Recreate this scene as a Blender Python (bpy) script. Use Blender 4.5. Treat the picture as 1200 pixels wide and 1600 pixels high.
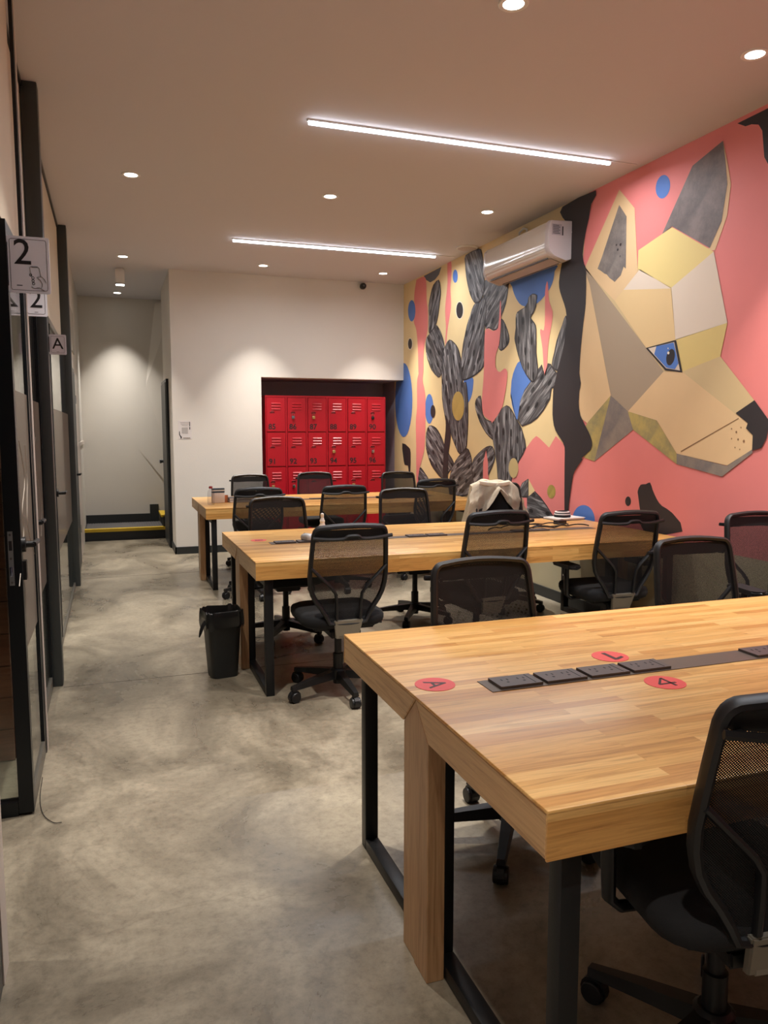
import bpy, bmesh, math, random
from mathutils import Vector, Matrix
PI = math.pi
random.seed(7)
for o in list(bpy.data.objects): bpy.data.objects.remove(o, do_unlink=True)
scene = bpy.context.scene
COL = scene.collection

# ------------------------------------------------------------------ camera
cam_d = bpy.data.cameras.new('camera')
cam = bpy.data.objects.new('camera', cam_d); COL.objects.link(cam)
cam_d.sensor_fit = 'VERTICAL'; cam_d.sensor_height = 24.0
cam_d.lens = 24.0 * 1205.0 / 1600.0
cam_d.clip_start = 0.05; cam_d.clip_end = 60
cam.location = (0, 0, 1.45)
cam.rotation_euler = (math.radians(90 - 6.016), 0, math.radians(-19.455))
scene.camera = cam
# ------------------------------------------------------------------ world, exposure
world = bpy.data.worlds.new('world'); scene.world = world
world.use_nodes = True
world.node_tree.nodes['Background'].inputs[0].default_value = (0.02, 0.02, 0.025, 1)
world.node_tree.nodes['Background'].inputs[1].default_value = 1.0
vs = scene.view_settings
vs.view_transform = 'Standard'; vs.look = 'None'; vs.gamma = 1.0
vs.exposure = 0.36
try: vs.use_curve_mapping = False
except Exception: pass
# lamp powers (ceiling lamps, the added ones too)
DOWN_W, LED_W = 11.5, 27.0
DOWN_C, LED_C = (1.0, 0.93, 0.85), (0.90, 0.94, 1.0)

# ------------------------------------------------------------------ room measures (metres)
W = 3.55; YB = 9.30; ZC = 3.277; YF = -4.0; XL = -0.33; TH = 0.754

def lin(c):
    return tuple(((v/255.0)/12.92 if v/255.0 <= .04045 else ((v/255.0+.055)/1.055)**2.4) for v in c)

# ------------------------------------------------------------------ materials
MATS = {}
def mat(key, rgb, rough=.6, metal=0.0, bump=None, var=None, coat=0.0, emit=None, trans=0.0, sheen=0.0):
    """plain procedural material; bump=(scale,strength), var=(scale,amount,stretch)"""
    if key in MATS: return MATS[key]
    m = bpy.data.materials.new(key); m.use_nodes = True
    nt = m.node_tree; b = nt.nodes['Principled BSDF']; L = nt.links
    c = lin(rgb) + (1,)
    b.inputs['Base Color'].default_value = c
    b.inputs['Roughness'].default_value = rough
    b.inputs['Metallic'].default_value = metal
    b.inputs['Coat Weight'].default_value = coat
    b.inputs['Coat Roughness'].default_value = .15
    b.inputs['Transmission Weight'].default_value = trans
    if emit:
        b.inputs['Emission Color'].default_value = tuple(emit[0]) + (1,)
        b.inputs['Emission Strength'].default_value = emit[1]
    tc = None
    if bump or var:
        tc = nt.nodes.new('ShaderNodeTexCoord')
    if bump:
        n = nt.nodes.new('ShaderNodeTexNoise'); n.inputs['Scale'].default_value = bump[0]; n.inputs['Detail'].default_value = 6
        L.new(tc.outputs['Object'], n.inputs['Vector'])
        bp = nt.nodes.new('ShaderNodeBump'); bp.inputs['Strength'].default_value = bump[1]; bp.inputs['Distance'].default_value = .01
        L.new(n.outputs['Fac'], bp.inputs['Height']); L.new(bp.outputs['Normal'], b.inputs['Normal'])
    if var:
        mp = nt.nodes.new('ShaderNodeMapping'); mp.inputs['Scale'].default_value = var[2] if len(var) > 2 else (1, 1, 1)
        L.new(tc.outputs['Object'], mp.inputs['Vector'])
        n = nt.nodes.new('ShaderNodeTexNoise'); n.inputs['Scale'].default_value = var[0]; n.inputs['Detail'].default_value = 5
        L.new(mp.outputs['Vector'], n.inputs['Vector'])
        r = nt.nodes.new('ShaderNodeValToRGB')
        lo = [max(0, v*(1-var[1])) for v in c[:3]] + [1]; hi = [min(1, v*(1+var[1])) for v in c[:3]] + [1]
        r.color_ramp.elements[0].position = .3; r.color_ramp.elements[1].position = .7
        r.color_ramp.elements[0].color = lo; r.color_ramp.elements[1].color = hi
        L.new(n.outputs['Fac'], r.inputs['Fac']); L.new(r.outputs['Color'], b.inputs['Base Color'])
    MATS[key] = m
    return m

def new_nodes(key):
    m = bpy.data.materials.new(key); m.use_nodes = True; MATS[key] = m
    return m, m.node_tree, m.node_tree.nodes['Principled BSDF']
def N(nt, t, **kw):
    n = nt.nodes.new(t)
    for k, v in kw.items():
        if k in n.inputs: n.inputs[k].default_value = v
        else: setattr(n, k, v)
    return n
def ramp(nt, stops, interp='LINEAR'):
    r = nt.nodes.new('ShaderNodeValToRGB'); cr = r.color_ramp; cr.interpolation = interp
    while len(cr.elements) < len(stops): cr.elements.new(.5)
    for e, (p, c) in zip(cr.elements, stops):
        e.position = p; e.color = (c if len(c) == 4 else tuple(c) + (1,))
    return r

def concrete():
    m, nt, b = new_nodes('polished_concrete'); L = nt.links
    tc = N(nt, 'ShaderNodeTexCoord')
    mp = N(nt, 'ShaderNodeMapping', Scale=(1.0, .75, 1)); L.new(tc.outputs['Object'], mp.inputs['Vector'])
    n1 = N(nt, 'ShaderNodeTexNoise', Scale=1.6, Detail=12.0, Roughness=.66, Distortion=.6); L.new(mp.outputs[0], n1.inputs['Vector'])
    n2 = N(nt, 'ShaderNodeTexNoise', Scale=30.0, Detail=12.0, Roughness=.78); L.new(tc.outputs['Object'], n2.inputs['Vector'])
    r1 = ramp(nt, [(.28, lin((82, 75, 64))), (.45, lin((124, 115, 99))), (.58, lin((154, 144, 125))), (.75, lin((180, 170, 148)))])
    L.new(n1.outputs['Fac'], r1.inputs['Fac'])
    r2 = ramp(nt, [(.3, (.60, .59, .58)), (.5, (.94, .94, .94)), (.7, (1.12, 1.12, 1.10))]); L.new(n2.outputs['Fac'], r2.inputs['Fac'])
    mx = N(nt, 'ShaderNodeMix', data_type='RGBA', blend_type='MULTIPLY'); mx.inputs[0].default_value = 1
    L.new(r1.outputs[0], mx.inputs[6]); L.new(r2.outputs[0], mx.inputs[7])
    # hairline cracks
    mpc = N(nt, 'ShaderNodeMapping', Scale=(.55, .8, 1)); L.new(tc.outputs['Object'], mpc.inputs['Vector'])
    nd = N(nt, 'ShaderNodeTexNoise', Scale=3.0, Detail=4.0); L.new(tc.outputs['Object'], nd.inputs['Vector'])
    ad = N(nt, 'ShaderNodeMix', data_type='RGBA', blend_type='ADD'); ad.inputs[0].default_value = .35
    L.new(mpc.outputs[0], ad.inputs[6]); L.new(nd.outputs['Color'], ad.inputs[7])
    v = N(nt, 'ShaderNodeTexVoronoi', feature='DISTANCE_TO_EDGE', Scale=.9); L.new(ad.outputs[2], v.inputs['Vector'])
    rc = ramp(nt, [(0.0, (.62, .6, .58)), (.005, (1, 1, 1))]); L.new(v.outputs['Distance'], rc.inputs['Fac'])
    mx2 = N(nt, 'ShaderNodeMix', data_type='RGBA', blend_type='MULTIPLY'); mx2.inputs[0].default_value = .4
    L.new(mx.outputs[2], mx2.inputs[6]); L.new(rc.outputs[0], mx2.inputs[7])
    L.new(mx2.outputs[2], b.inputs['Base Color'])
    rr = ramp(nt, [(.3, (.22,)*3), (.7, (.42,)*3)]); L.new(n1.outputs['Fac'], rr.inputs['Fac']); L.new(rr.outputs[0], b.inputs['Roughness'])
    bp = N(nt, 'ShaderNodeBump', Strength=.06, Distance=.01); L.new(n2.outputs['Fac'], bp.inputs['Height']); L.new(bp.outputs[0], b.inputs['Normal'])
    return m

def wood(key, tones, stave=.05, length=.62, axis='X', rough=.28, coat=.5):
    """laminated staves along an axis with fine grain"""
    m, nt, b = new_nodes(key); L = nt.links
    tc = N(nt, 'ShaderNodeTexCoord'); sep = N(nt, 'ShaderNodeSeparateXYZ'); L.new(tc.outputs['Object'], sep.inputs[0])
    comb = N(nt, 'ShaderNodeCombineXYZ')
    if axis == 'X':
        add = N(nt, 'ShaderNodeMath', operation='ADD'); L.new(sep.outputs['Y'], add.inputs[0]); L.new(sep.outputs['Z'], add.inputs[1])
        L.new(sep.outputs['X'], comb.inputs[0]); L.new(add.outputs[0], comb.inputs[1])
    elif axis == 'Y':
        add = N(nt, 'ShaderNodeMath', operation='ADD'); L.new(sep.outputs['X'], add.inputs[0]); L.new(sep.outputs['Z'], add.inputs[1])
        L.new(sep.outputs['Y'], comb.inputs[0]); L.new(add.outputs[0], comb.inputs[1])
    else:
        add = N(nt, 'ShaderNodeMath', operation='ADD'); L.new(sep.outputs['X'], add.inputs[0]); L.new(sep.outputs['Y'], add.inputs[1])
        L.new(sep.outputs['Z'], comb.inputs[0]); L.new(add.outputs[0], comb.inputs[1])
    br = N(nt, 'ShaderNodeTexBrick', offset=.37, offset_frequency=2, squash=1.0)
    br.inputs['Color1'].default_value = (0, 0, 0, 1); br.inputs['Color2'].default_value = (1, 1, 1, 1); br.inputs['Mortar'].default_value = (.3, .3, .3, 1)
    br.inputs['Scale'].default_value = 1.0; br.inputs['Mortar Size'].default_value = .0004; br.inputs['Bias'].default_value = 0
    br.inputs['Brick Width'].default_value = length; br.inputs['Row Height'].default_value = stave
    L.new(comb.outputs[0], br.inputs['Vector'])
    # grain, shifted from stave to stave
    off = N(nt, 'ShaderNodeVectorMath', operation='MULTIPLY_ADD'); off.inputs[1].default_value = (7, 3, 9)
    L.new(br.outputs['Color'], off.inputs[0]); L.new(comb.outputs[0], off.inputs[2])
    mp = N(nt, 'ShaderNodeMapping', Scale=(1.1, 15, 1)); L.new(off.outputs[0], mp.inputs['Vector'])
    g = N(nt, 'ShaderNodeTexNoise', Scale=3.0, Detail=8.0, Roughness=.62, Distortion=1.3); L.new(mp.outputs[0], g.inputs['Vector'])
    mp2 = N(nt, 'ShaderNodeMapping', Scale=(1.0, 60, 1)); L.new(off.outputs[0], mp2.inputs['Vector'])
    g2 = N(nt, 'ShaderNodeTexNoise', Scale=4.0, Detail=4.0); L.new(mp2.outputs[0], g2.inputs['Vector'])
    r0 = ramp(nt, [(0, lin(tones[0])), (.5, lin(tones[1])), (1, lin(tones[2]))]); L.new(br.outputs['Color'], r0.inputs['Fac'])
    rg = ramp(nt, [(.25, (.50, .40, .32)), (.40, (.80, .75, .70)), (.56, (1.06, 1.06, 1.06)), (.8, (.88, .84, .80))]); L.new(g.outputs['Fac'], rg.inputs['Fac'])
    mx = N(nt, 'ShaderNodeMix', data_type='RGBA', blend_type='MULTIPLY'); mx.inputs[0].default_value = .8
    L.new(r0.outputs[0], mx.inputs[6]); L.new(rg.outputs[0], mx.inputs[7])
    rg2 = ramp(nt, [(.35, (.86, .83, .8)), (.6, (1.03,)*3)]); L.new(g2.outputs['Fac'], rg2.inputs['Fac'])
    mx2 = N(nt, 'ShaderNodeMix', data_type='RGBA', blend_type='MULTIPLY'); mx2.inputs[0].default_value = .6
    L.new(mx.outputs[2], mx2.inputs[6]); L.new(rg2.outputs[0], mx2.inputs[7])
    L.new(mx2.outputs[2], b.inputs['Base Color'])
    b.inputs['Roughness'].default_value = rough; b.inputs['Coat Weight'].default_value = coat; b.inputs['Coat Roughness'].default_value = .22
    bp = N(nt, 'ShaderNodeBump', Strength=.05, Distance=.004); L.new(g2.outputs['Fac'], bp.inputs['Height']); L.new(bp.outputs[0], b.inputs['Normal'])
    return m

def mesh_fabric(key, rgb, cell=.0042, open_=.42):
    """woven chair mesh: opaque threads, clear holes"""
    m, nt, b = new_nodes(key); L = nt.links
    b.inputs['Base Color'].default_value = lin(rgb) + (1,); b.inputs['Roughness'].default_value = .75
    tc = N(nt, 'ShaderNodeTexCoord'); mp = N(nt, 'ShaderNodeMapping', Scale=(1/cell,)*3, Rotation=(0, math.radians(45), 0)); L.new(tc.outputs['Object'], mp.inputs[0])
    sep = N(nt, 'ShaderNodeSeparateXYZ'); L.new(mp.outputs[0], sep.inputs[0])
    ds = []
    for ax in ('X', 'Z'):
        fr = N(nt, 'ShaderNodeMath', operation='FRACT'); L.new(sep.outputs[ax], fr.inputs[0])
        su = N(nt, 'ShaderNodeMath', operation='SUBTRACT'); su.inputs[1].default_value = .5; L.new(fr.outputs[0], su.inputs[0])
        sq = N(nt, 'ShaderNodeMath', operation='MULTIPLY'); L.new(su.outputs[0], sq.inputs[0]); L.new(su.outputs[0], sq.inputs[1]); ds.append(sq)
    ad = N(nt, 'ShaderNodeMath', operation='ADD'); L.new(ds[0].outputs[0], ad.inputs[0]); L.new(ds[1].outputs[0], ad.inputs[1])
    lt = N(nt, 'ShaderNodeMath', operation='LESS_THAN'); lt.inputs[1].default_value = open_/PI; L.new(ad.outputs[0], lt.inputs[0])
    tr = N(nt, 'ShaderNodeBsdfTransparent'); ms = N(nt, 'ShaderNodeMixShader')
    L.new(lt.outputs[0], ms.inputs[0]); L.new(b.outputs[0], ms.inputs[1]); L.new(tr.outputs[0], ms.inputs[2])
    L.new(ms.outputs[0], nt.nodes['Material Output'].inputs[0])
    return m

def pane_glass(key, tint=(.93, .95, .93), film=None):
    """clear sheet glass: fresnel mirror over a clear pass-through; film = translucent vinyl"""
    m, nt, b = new_nodes(key); L = nt.links
    lw = N(nt, 'ShaderNodeLayerWeight', Blend=.5)
    pw = N(nt, 'ShaderNodeMath', operation='POWER'); pw.inputs[1].default_value = 5.0; L.new(lw.outputs['Facing'], pw.inputs[0])
    fr = N(nt, 'ShaderNodeMath', operation='MULTIPLY_ADD'); fr.inputs[1].default_value = .15 if film else .92; fr.inputs[2].default_value = .03 if film else .05; L.new(pw.outputs[0], fr.inputs[0])
    gl = N(nt, 'ShaderNodeBsdfGlossy', Roughness=.02); gl.inputs['Color'].default_value = (.9, .9, .9, 1)
    if film:
        tb = N(nt, 'ShaderNodeBsdfTranslucent'); tb.inputs['Color'].default_value = lin(film) + (1,)
        df = N(nt, 'ShaderNodeBsdfDiffuse'); df.inputs['Color'].default_value = lin(film) + (1,)
        base = N(nt, 'ShaderNodeMixShader'); base.inputs[0].default_value = .5
        L.new(tb.outputs[0], base.inputs[1]); L.new(df.outputs[0], base.inputs[2])
    else:
        base = N(nt, 'ShaderNodeBsdfTransparent'); base.inputs['Color'].default_value = tint + (1,)
    ms = N(nt, 'ShaderNodeMixShader')
    L.new(fr.outputs[0], ms.inputs[0]); L.new(base.outputs[0], ms.inputs[1]); L.new(gl.outputs[0], ms.inputs[2])
    L.new(ms.outputs[0], nt.nodes['Material Output'].inputs[0])
    return m

def cactus_paint():
    m, nt, b = new_nodes('cactus_paint'); L = nt.links
    tc = N(nt, 'ShaderNodeTexCoord')
    mp = N(nt, 'ShaderNodeMapping', Scale=(26, 26, 2.6)); L.new(tc.outputs['Object'], mp.inputs[0])
    n = N(nt, 'ShaderNodeTexNoise', Scale=1.0, Detail=5.0, Roughness=.6, Distortion=.9); L.new(mp.outputs[0], n.inputs['Vector'])
    r = ramp(nt, [(.40, lin((60, 58, 60))), (.50, lin((84, 82, 84))), (.58, lin((126, 124, 125))), (.68, lin((180, 178, 178)))]); L.new(n.outputs['Fac'], r.inputs['Fac'])
    sp = N(nt, 'ShaderNodeSeparateXYZ'); L.new(tc.outputs['Object'], sp.inputs[0])
    cb = N(nt, 'ShaderNodeCombineXYZ'); L.new(sp.outputs['Y'], cb.inputs[0]); L.new(sp.outputs['Z'], cb.inputs[1])
    mv = N(nt, 'ShaderNodeMapping', Scale=(9, 4.6, 1)); L.new(cb.outputs[0], mv.inputs[0])
    v = N(nt, 'ShaderNodeTexVoronoi', Scale=1.0, voronoi_dimensions='2D'); v.inputs['Randomness'].default_value = .8; L.new(mv.outputs[0], v.inputs['Vector'])
    rv = ramp(nt, [(.0, (.16, .16, .17)), (.15, (.18, .18, .19)), (.19, (1, 1, 1))]); L.new(v.outputs['Distance'], rv.inputs['Fac'])
    mx = N(nt, 'ShaderNodeMix', data_type='RGBA', blend_type='MULTIPLY'); mx.inputs[0].default_value = 1
    L.new(r.outputs[0], mx.inputs[6]); L.new(rv.outputs[0], mx.inputs[7]); L.new(mx.outputs[2], b.inputs['Base Color'])
    b.inputs['Roughness'].default_value = .6
    return m

def brushed_paint(key, a, c2, scale=9):
    m, nt, b = new_nodes(key); L = nt.links
    tc = N(nt, 'ShaderNodeTexCoord'); n = N(nt, 'ShaderNodeTexNoise', Scale=scale, Detail=8.0, Roughness=.7); L.new(tc.outputs['Object'], n.inputs['Vector'])
    r = ramp(nt, [(.38, lin(a)), (.62, lin(c2))]); L.new(n.outputs['Fac'], r.inputs['Fac']); L.new(r.outputs[0], b.inputs['Base Color'])
    b.inputs['Roughness'].default_value = .6
    return m

M_FLOOR = concrete()
M_TOP = wood('lacquered_wood', [(200, 144, 76), (222, 172, 100), (234, 190, 120)], stave=.036, length=.5, rough=.36, coat=.12)
M_TOPY = wood('lacquered_wood_end', [(182, 142, 94), (194, 154, 104), (202, 164, 114)], stave=.3, length=3.0, axis='Y', rough=.4, coat=.2)
M_LEGW = wood('leg_wood', [(176, 138, 98), (190, 152, 110), (198, 162, 120)], stave=.3, length=3.0, axis='Z', rough=.45, coat=.15)
M_PLANK = wood('dark_plank_wood', [(92, 54, 36), (112, 68, 44), (126, 80, 52)], stave=.4, length=4.0, axis='X', rough=.45, coat=.1)
M_WALL = mat('white_wall_paint', (222, 217, 208), .75, bump=(60, .06), var=(1.2, .03))
M_CEIL = mat('ceiling_paint', (206, 202, 205), .8, bump=(40, .05))
M_CREAM = mat('cream_wall_paint', (206, 198, 180), .8)
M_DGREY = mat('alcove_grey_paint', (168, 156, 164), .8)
M_BASE = mat('dark_baseboard', (38, 42, 44), .45)
M_STEEL = mat('black_steel', (24, 25, 27), .42, .3, bump=(120, .03))
M_POST = mat('charcoal_post', (64, 69, 69), .4, .2)
M_FRAME = mat('black_aluminium', (26, 30, 34), .35, .4)
M_ALU = mat('pale_aluminium', (212, 200, 192), .35, .3)
M_PLASTIC = mat('black_plastic', (18, 18, 20), .45, bump=(200, .02))
M_FABRIC = mat('black_seat_fabric', (16, 16, 18), .9, bump=(500, .25))
M_CHROME = mat('chrome', (200, 200, 205), .15, 1.0)
M_BRACKET = mat('grey_metal_bracket', (150, 144, 132), .42, .6)
M_MESH = mesh_fabric('chair_mesh', (15, 15, 17), .0042, .20)
M_GLASS = pane_glass('pane_glass')
M_FILM = pane_glass('frosted_film', film=(150, 140, 128))
M_RED = mat('red_locker_enamel', (176, 18, 34), .35, bump=(30, .03))
M_REDD = mat('red_locker_recess', (110, 10, 22), .4)
M_INK = mat('black_ink', (22, 20, 24), .6)
M_SIGN = mat('white_sign_plate', (236, 236, 244), .4)
M_DISC = mat('red_vinyl_disc', (226, 84, 80), .5)
M_DISCINK = mat('dark_disc_print', (56, 22, 26), .5)
M_TRAY = mat('bronze_grey_tray', (104, 92, 82), .5, .2)
M_SOCK = mat('socket_grey', (88, 80, 78), .5)
M_WHITE = mat('white_plastic', (226, 224, 218), .35)
M_ACW = mat('air_conditioner_shell', (226, 218, 210), .12, coat=.6)
M_YEL = mat('yellow_nosing', (206, 172, 40), .5, bump=(150, .2))
M_TREAD = mat('grey_rubber_tread', (78, 76, 76), .8)
M_TRUNK = mat('black_step', (32, 34, 36), .6)
M_DOWN = mat('lamp_diffuser', (255, 250, 240), .5, emit=((1.0, .96, .90), 9.0))
M_LEDM = mat('led_diffuser', (255, 255, 255), .5, emit=((.86, .91, 1.0), 9.0))
M_BIN = mat('charcoal_bin_plastic', (34, 36, 36), .5)
M_LINER = mat('black_bin_liner', (24, 25, 26), .28)
M_JACKET = mat('off_white_jacket_cloth', (216, 204, 184), .85, bump=(40, .35))
M_JIN = mat('dark_jacket_lining', (28, 28, 30), .9)
M_PAPER = mat('paper', (220, 214, 210), .7)
M_GREYC = mat('grey_cover', (92, 90, 94), .6)
M_CLEAR = pane_glass('clear_plastic', (.9, .9, .92))
M_BRASS = mat('brass_padlock', (206, 178, 120), .3, .8)
M_CACTUS = cactus_paint()
PAINT = dict(
    cream=mat('mural_cream', (230, 204, 152), .65, var=(2, .05)), pink=mat('mural_pink', (232, 134, 130), .65, var=(1.5, .05)),
    olivewall=mat('mural_lower_olive', (196, 184, 150), .7), blue=mat('mural_blue', (84, 124, 196), .65, var=(3, .06)),
    slate=mat('mural_slate', (92, 98, 108), .65), white=mat('mural_white', (236, 226, 206), .65), black=mat('mural_black', (46, 40, 42), .6, var=(2, .1)),
    cactus=M_CACTUS, cdark=mat('mural_cactus_edge', (52, 48, 50), .6), gold=mat('mural_gold', (190, 160, 88), .65, var=(6, .08)), sand=mat('mural_sand', (196, 172, 120), .65),
    moss=mat('mural_moss', (170, 148, 74), .7, var=(14, .2)), tan=mat('mural_tan', (226, 192, 146), .65, var=(3, .03)), tan2=mat('mural_tan_deep', (228, 196, 144), .65),
    earg=brushed_paint('mural_ear_grey', (112, 104, 100), (140, 130, 122)), earg2=brushed_paint('mural_ear_dark', (104, 94, 92), (138, 124, 120), 5),
    yel=mat('mural_straw', (232, 208, 138), .65), yel2=mat('mural_straw_deep', (222, 196, 126), .65), pale=mat('mural_pale', (226, 208, 188), .65),
    sand2=mat('mural_bridge', (212, 186, 140), .65), taupe=mat('mural_taupe', (172, 152, 128), .65), olive=brushed_paint('mural_olive', (150, 140, 100), (190, 168, 100), 6),
    grayf=brushed_paint('mural_grey_facet', (118, 110, 108), (150, 136, 122), 4), brownline=mat('mural_brown_line', (140, 104, 72), .7))

# ------------------------------------------------------------------ mesh helpers
def mk(name, bm, m, parent=None, smooth=False, loc=None):
    me = bpy.data.meshes.new(name)
    bmesh.ops.recalc_face_normals(bm, faces=bm.faces[:])
    bm.to_mesh(me); bm.free()
    for mm in (m if isinstance(m, (list, tuple)) else [m]): me.materials.append(mm)
    if smooth:
        for p in me.polygons: p.use_smooth = True
        try: me.set_sharp_from_angle(angle=math.radians(40))
        except Exception: pass
    o = bpy.data.objects.new(name, me); COL.objects.link(o)
    if parent is not None: o.parent = parent
    if loc: o.location = loc
    return o
def box(bm, x0, x1, y0, y1, z0, z1, mi=0):
    v = [bm.verts.new(p) for p in ((x0,y0,z0),(x1,y0,z0),(x1,y1,z0),(x0,y1,z0),(x0,y0,z1),(x1,y0,z1),(x1,y1,z1),(x0,y1,z1))]
    for f in ((0,3,2,1),(4,5,6,7),(0,1,5,4),(1,2,6,5),(2,3,7,6),(3,0,4,7)):
        fc = bm.faces.new([v[i] for i in f]); fc.material_index = mi
    return v
def B(*a, bev=0.0, seg=2):
    bm = bmesh.new(); box(bm, *a)
    if bev: bmesh.ops.bevel(bm, geom=bm.edges[:], offset=bev, segments=seg, affect='EDGES', profile=.5)
    return bm
def bxo(name, m, parent, *a, bev=0.0):
    return mk(name, B(*a, bev=bev), m, parent, smooth=bool(bev))
def loft(bm, rings, caps=True, closed=True, mi=0):
    vs_ = [[bm.verts.new(p) for p in r] for r in rings]
    n = len(rings[0])
    for a, b in zip(vs_[:-1], vs_[1:]):
        for i in range(n if closed else n-1):
            j = (i+1) % n
            f = bm.faces.new((a[i], a[j], b[j], b[i])); f.material_index = mi
    if caps and closed:
        bm.faces.new(vs_[0][::-1]).material_index = mi; bm.faces.new(vs_[-1]).material_index = mi
    return vs_
def lathe(bm, prof, seg=20, c=(0, 0, 0), axis='Z', mi=0):
    rings = []
    for r, h in prof:
        ring = []
        for i in range(seg):
            a = 2*PI*i/seg; u, v = r*math.cos(a), r*math.sin(a)
            p = (u, v, h) if axis == 'Z' else ((h, u, v) if axis == 'X' else (u, h, v))
            ring.append((c[0]+p[0], c[1]+p[1], c[2]+p[2]))
        rings.append(ring)
    return loft(bm, rings, mi=mi)
def tube(bm, pts, r, seg=8, closed=False, ry=None, mi=0):
    pts = [Vector(p) for p in pts]; n = len(pts); rings = []
    up = Vector((0, 0, 1)); prev = None
    for i, p in enumerate(pts):
        if closed: t = pts[(i+1) % n] - pts[i-1]
        else: t = pts[min(i+1, n-1)] - pts[max(i-1, 0)]
        t.normalize()
        if prev is None:
            a = t.cross(up)
            if a.length < 1e-3: a = t.cross(Vector((0, 1, 0)))
        else: a = prev - t*prev.dot(t)
        a.normalize(); prev = a; b = t.cross(a)
        rr = r[i] if isinstance(r, (list, tuple)) else r
        rb = rr if ry is None else (ry[i] if isinstance(ry, (list, tuple)) else ry)
        rings.append([tuple(p + a*rr*math.cos(2*PI*k/seg) + b*rb*math.sin(2*PI*k/seg)) for k in range(seg)])
    if closed: rings.append(rings[0])
    loft(bm, rings, caps=not closed, mi=mi)
    if closed: bmesh.ops.remove_doubles(bm, verts=bm.verts[:], dist=1e-6)
def prism(bm, poly, d0, d1, plane='XZ', mi=0):
    def P(u, v, d): return (u, d, v) if plane == 'XZ' else ((d, u, v) if plane == 'YZ' else (u, v, d))
    a = [bm.verts.new(P(u, v, d0)) for u, v in poly]; b = [bm.verts.new(P(u, v, d1)) for u, v in poly]
    n = len(poly)
    bm.faces.new(a[::-1]).material_index = mi; bm.faces.new(b).material_index = mi
    for i in range(n): bm.faces.new((a[i], a[(i+1) % n], b[(i+1) % n], b[i])).material_index = mi
def rrect(w, h, r, k=5, cx=0, cy=0):
    out = []
    for sx, sy, a0 in ((1, 1, 0), (-1, 1, 90), (-1, -1, 180), (1, -1, 270)):
        for i in range(k+1):
            a = math.radians(a0 + 90*i/k)
            out.append((cx + sx*(w/2-r) + r*math.cos(a), cy + sy*(h/2-r) + r*math.sin(a)))
    return out
def catmull(pts, n=6, closed=False):
    pts = [Vector(p) for p in pts]; out = []; K = len(pts)
    for i in range(K if closed else K-1):
        g = (lambda j: pts[j % K]) if closed else (lambda j: pts[max(0, min(K-1, j))])
        p0, p1, p2, p3 = g(i-1), g(i), g(i+1), g(i+2)
        for j in range(n):
            t = j/n
            out.append(.5*((2*p1)+(p2-p0)*t+(2*p0-5*p1+4*p2-p3)*t*t+(3*p1-p0-3*p2+p3)*t**3))
    if not closed: out.append(pts[-1])
    return out
def empty(name, loc=(0, 0, 0), rz=0):
    o = bpy.data.objects.new(name, None); COL.objects.link(o); o.location = loc; o.rotation_euler = (0, 0, rz); o.empty_display_size = .1
    return o
def tag(o, label, cat, group=None):
    o['label'] = label; o['category'] = cat
    if group: o['group'] = group
    return o
def thing(name, label, cat, loc=(0, 0, 0), rz=0, group=None): return tag(empty(name, loc, rz), label, cat, group)
def struct(name, bm, m, smooth=False):
    o = mk(name, bm, m, None, smooth); o['kind'] = 'structure'; return o
def stag(o, label): o['label'] = label; return o
def copy_tree(o, parent=None):
    c = o.copy(); COL.objects.link(c); c.parent = parent
    for ch in o.children: copy_tree(ch, c)
    return c
def text_mesh(name, s, size, m, parent, mw, depth=.0006, bold=0.0):
    """flat lettering as mesh; mw places text x->right, y->up, z->out"""
    cu = bpy.data.curves.new('lettering', 'FONT'); cu.body = s; cu.size = size; cu.extrude = depth; cu.offset = bold*size; cu.align_x = 'CENTER'; cu.align_y = 'CENTER'; cu.resolution_u = 3
    to = bpy.data.objects.new('lettering', cu); COL.objects.link(to)
    dg = bpy.context.evaluated_depsgraph_get(); dg.update()
    me = bpy.data.meshes.new_from_object(to.evaluated_get(dg)); me.transform(mw); me.name = name
    bpy.data.objects.remove(to, do_unlink=True); bpy.data.curves.remove(cu)
    me.materials.clear(); me.materials.append(m)
    o = bpy.data.objects.new(name, me); COL.objects.link(o)
    if parent is not None: o.parent = parent
    return o
def frame_mat(o, r, u, n):
    """matrix from right/up/out axes and an origin"""
    r, u, n = Vector(r), Vector(u), Vector(n)
    return Matrix(((r.x, u.x, n.x, o[0]), (r.y, u.y, n.y, o[1]), (r.z, u.z, n.z, o[2]), (0, 0, 0, 1)))

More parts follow.
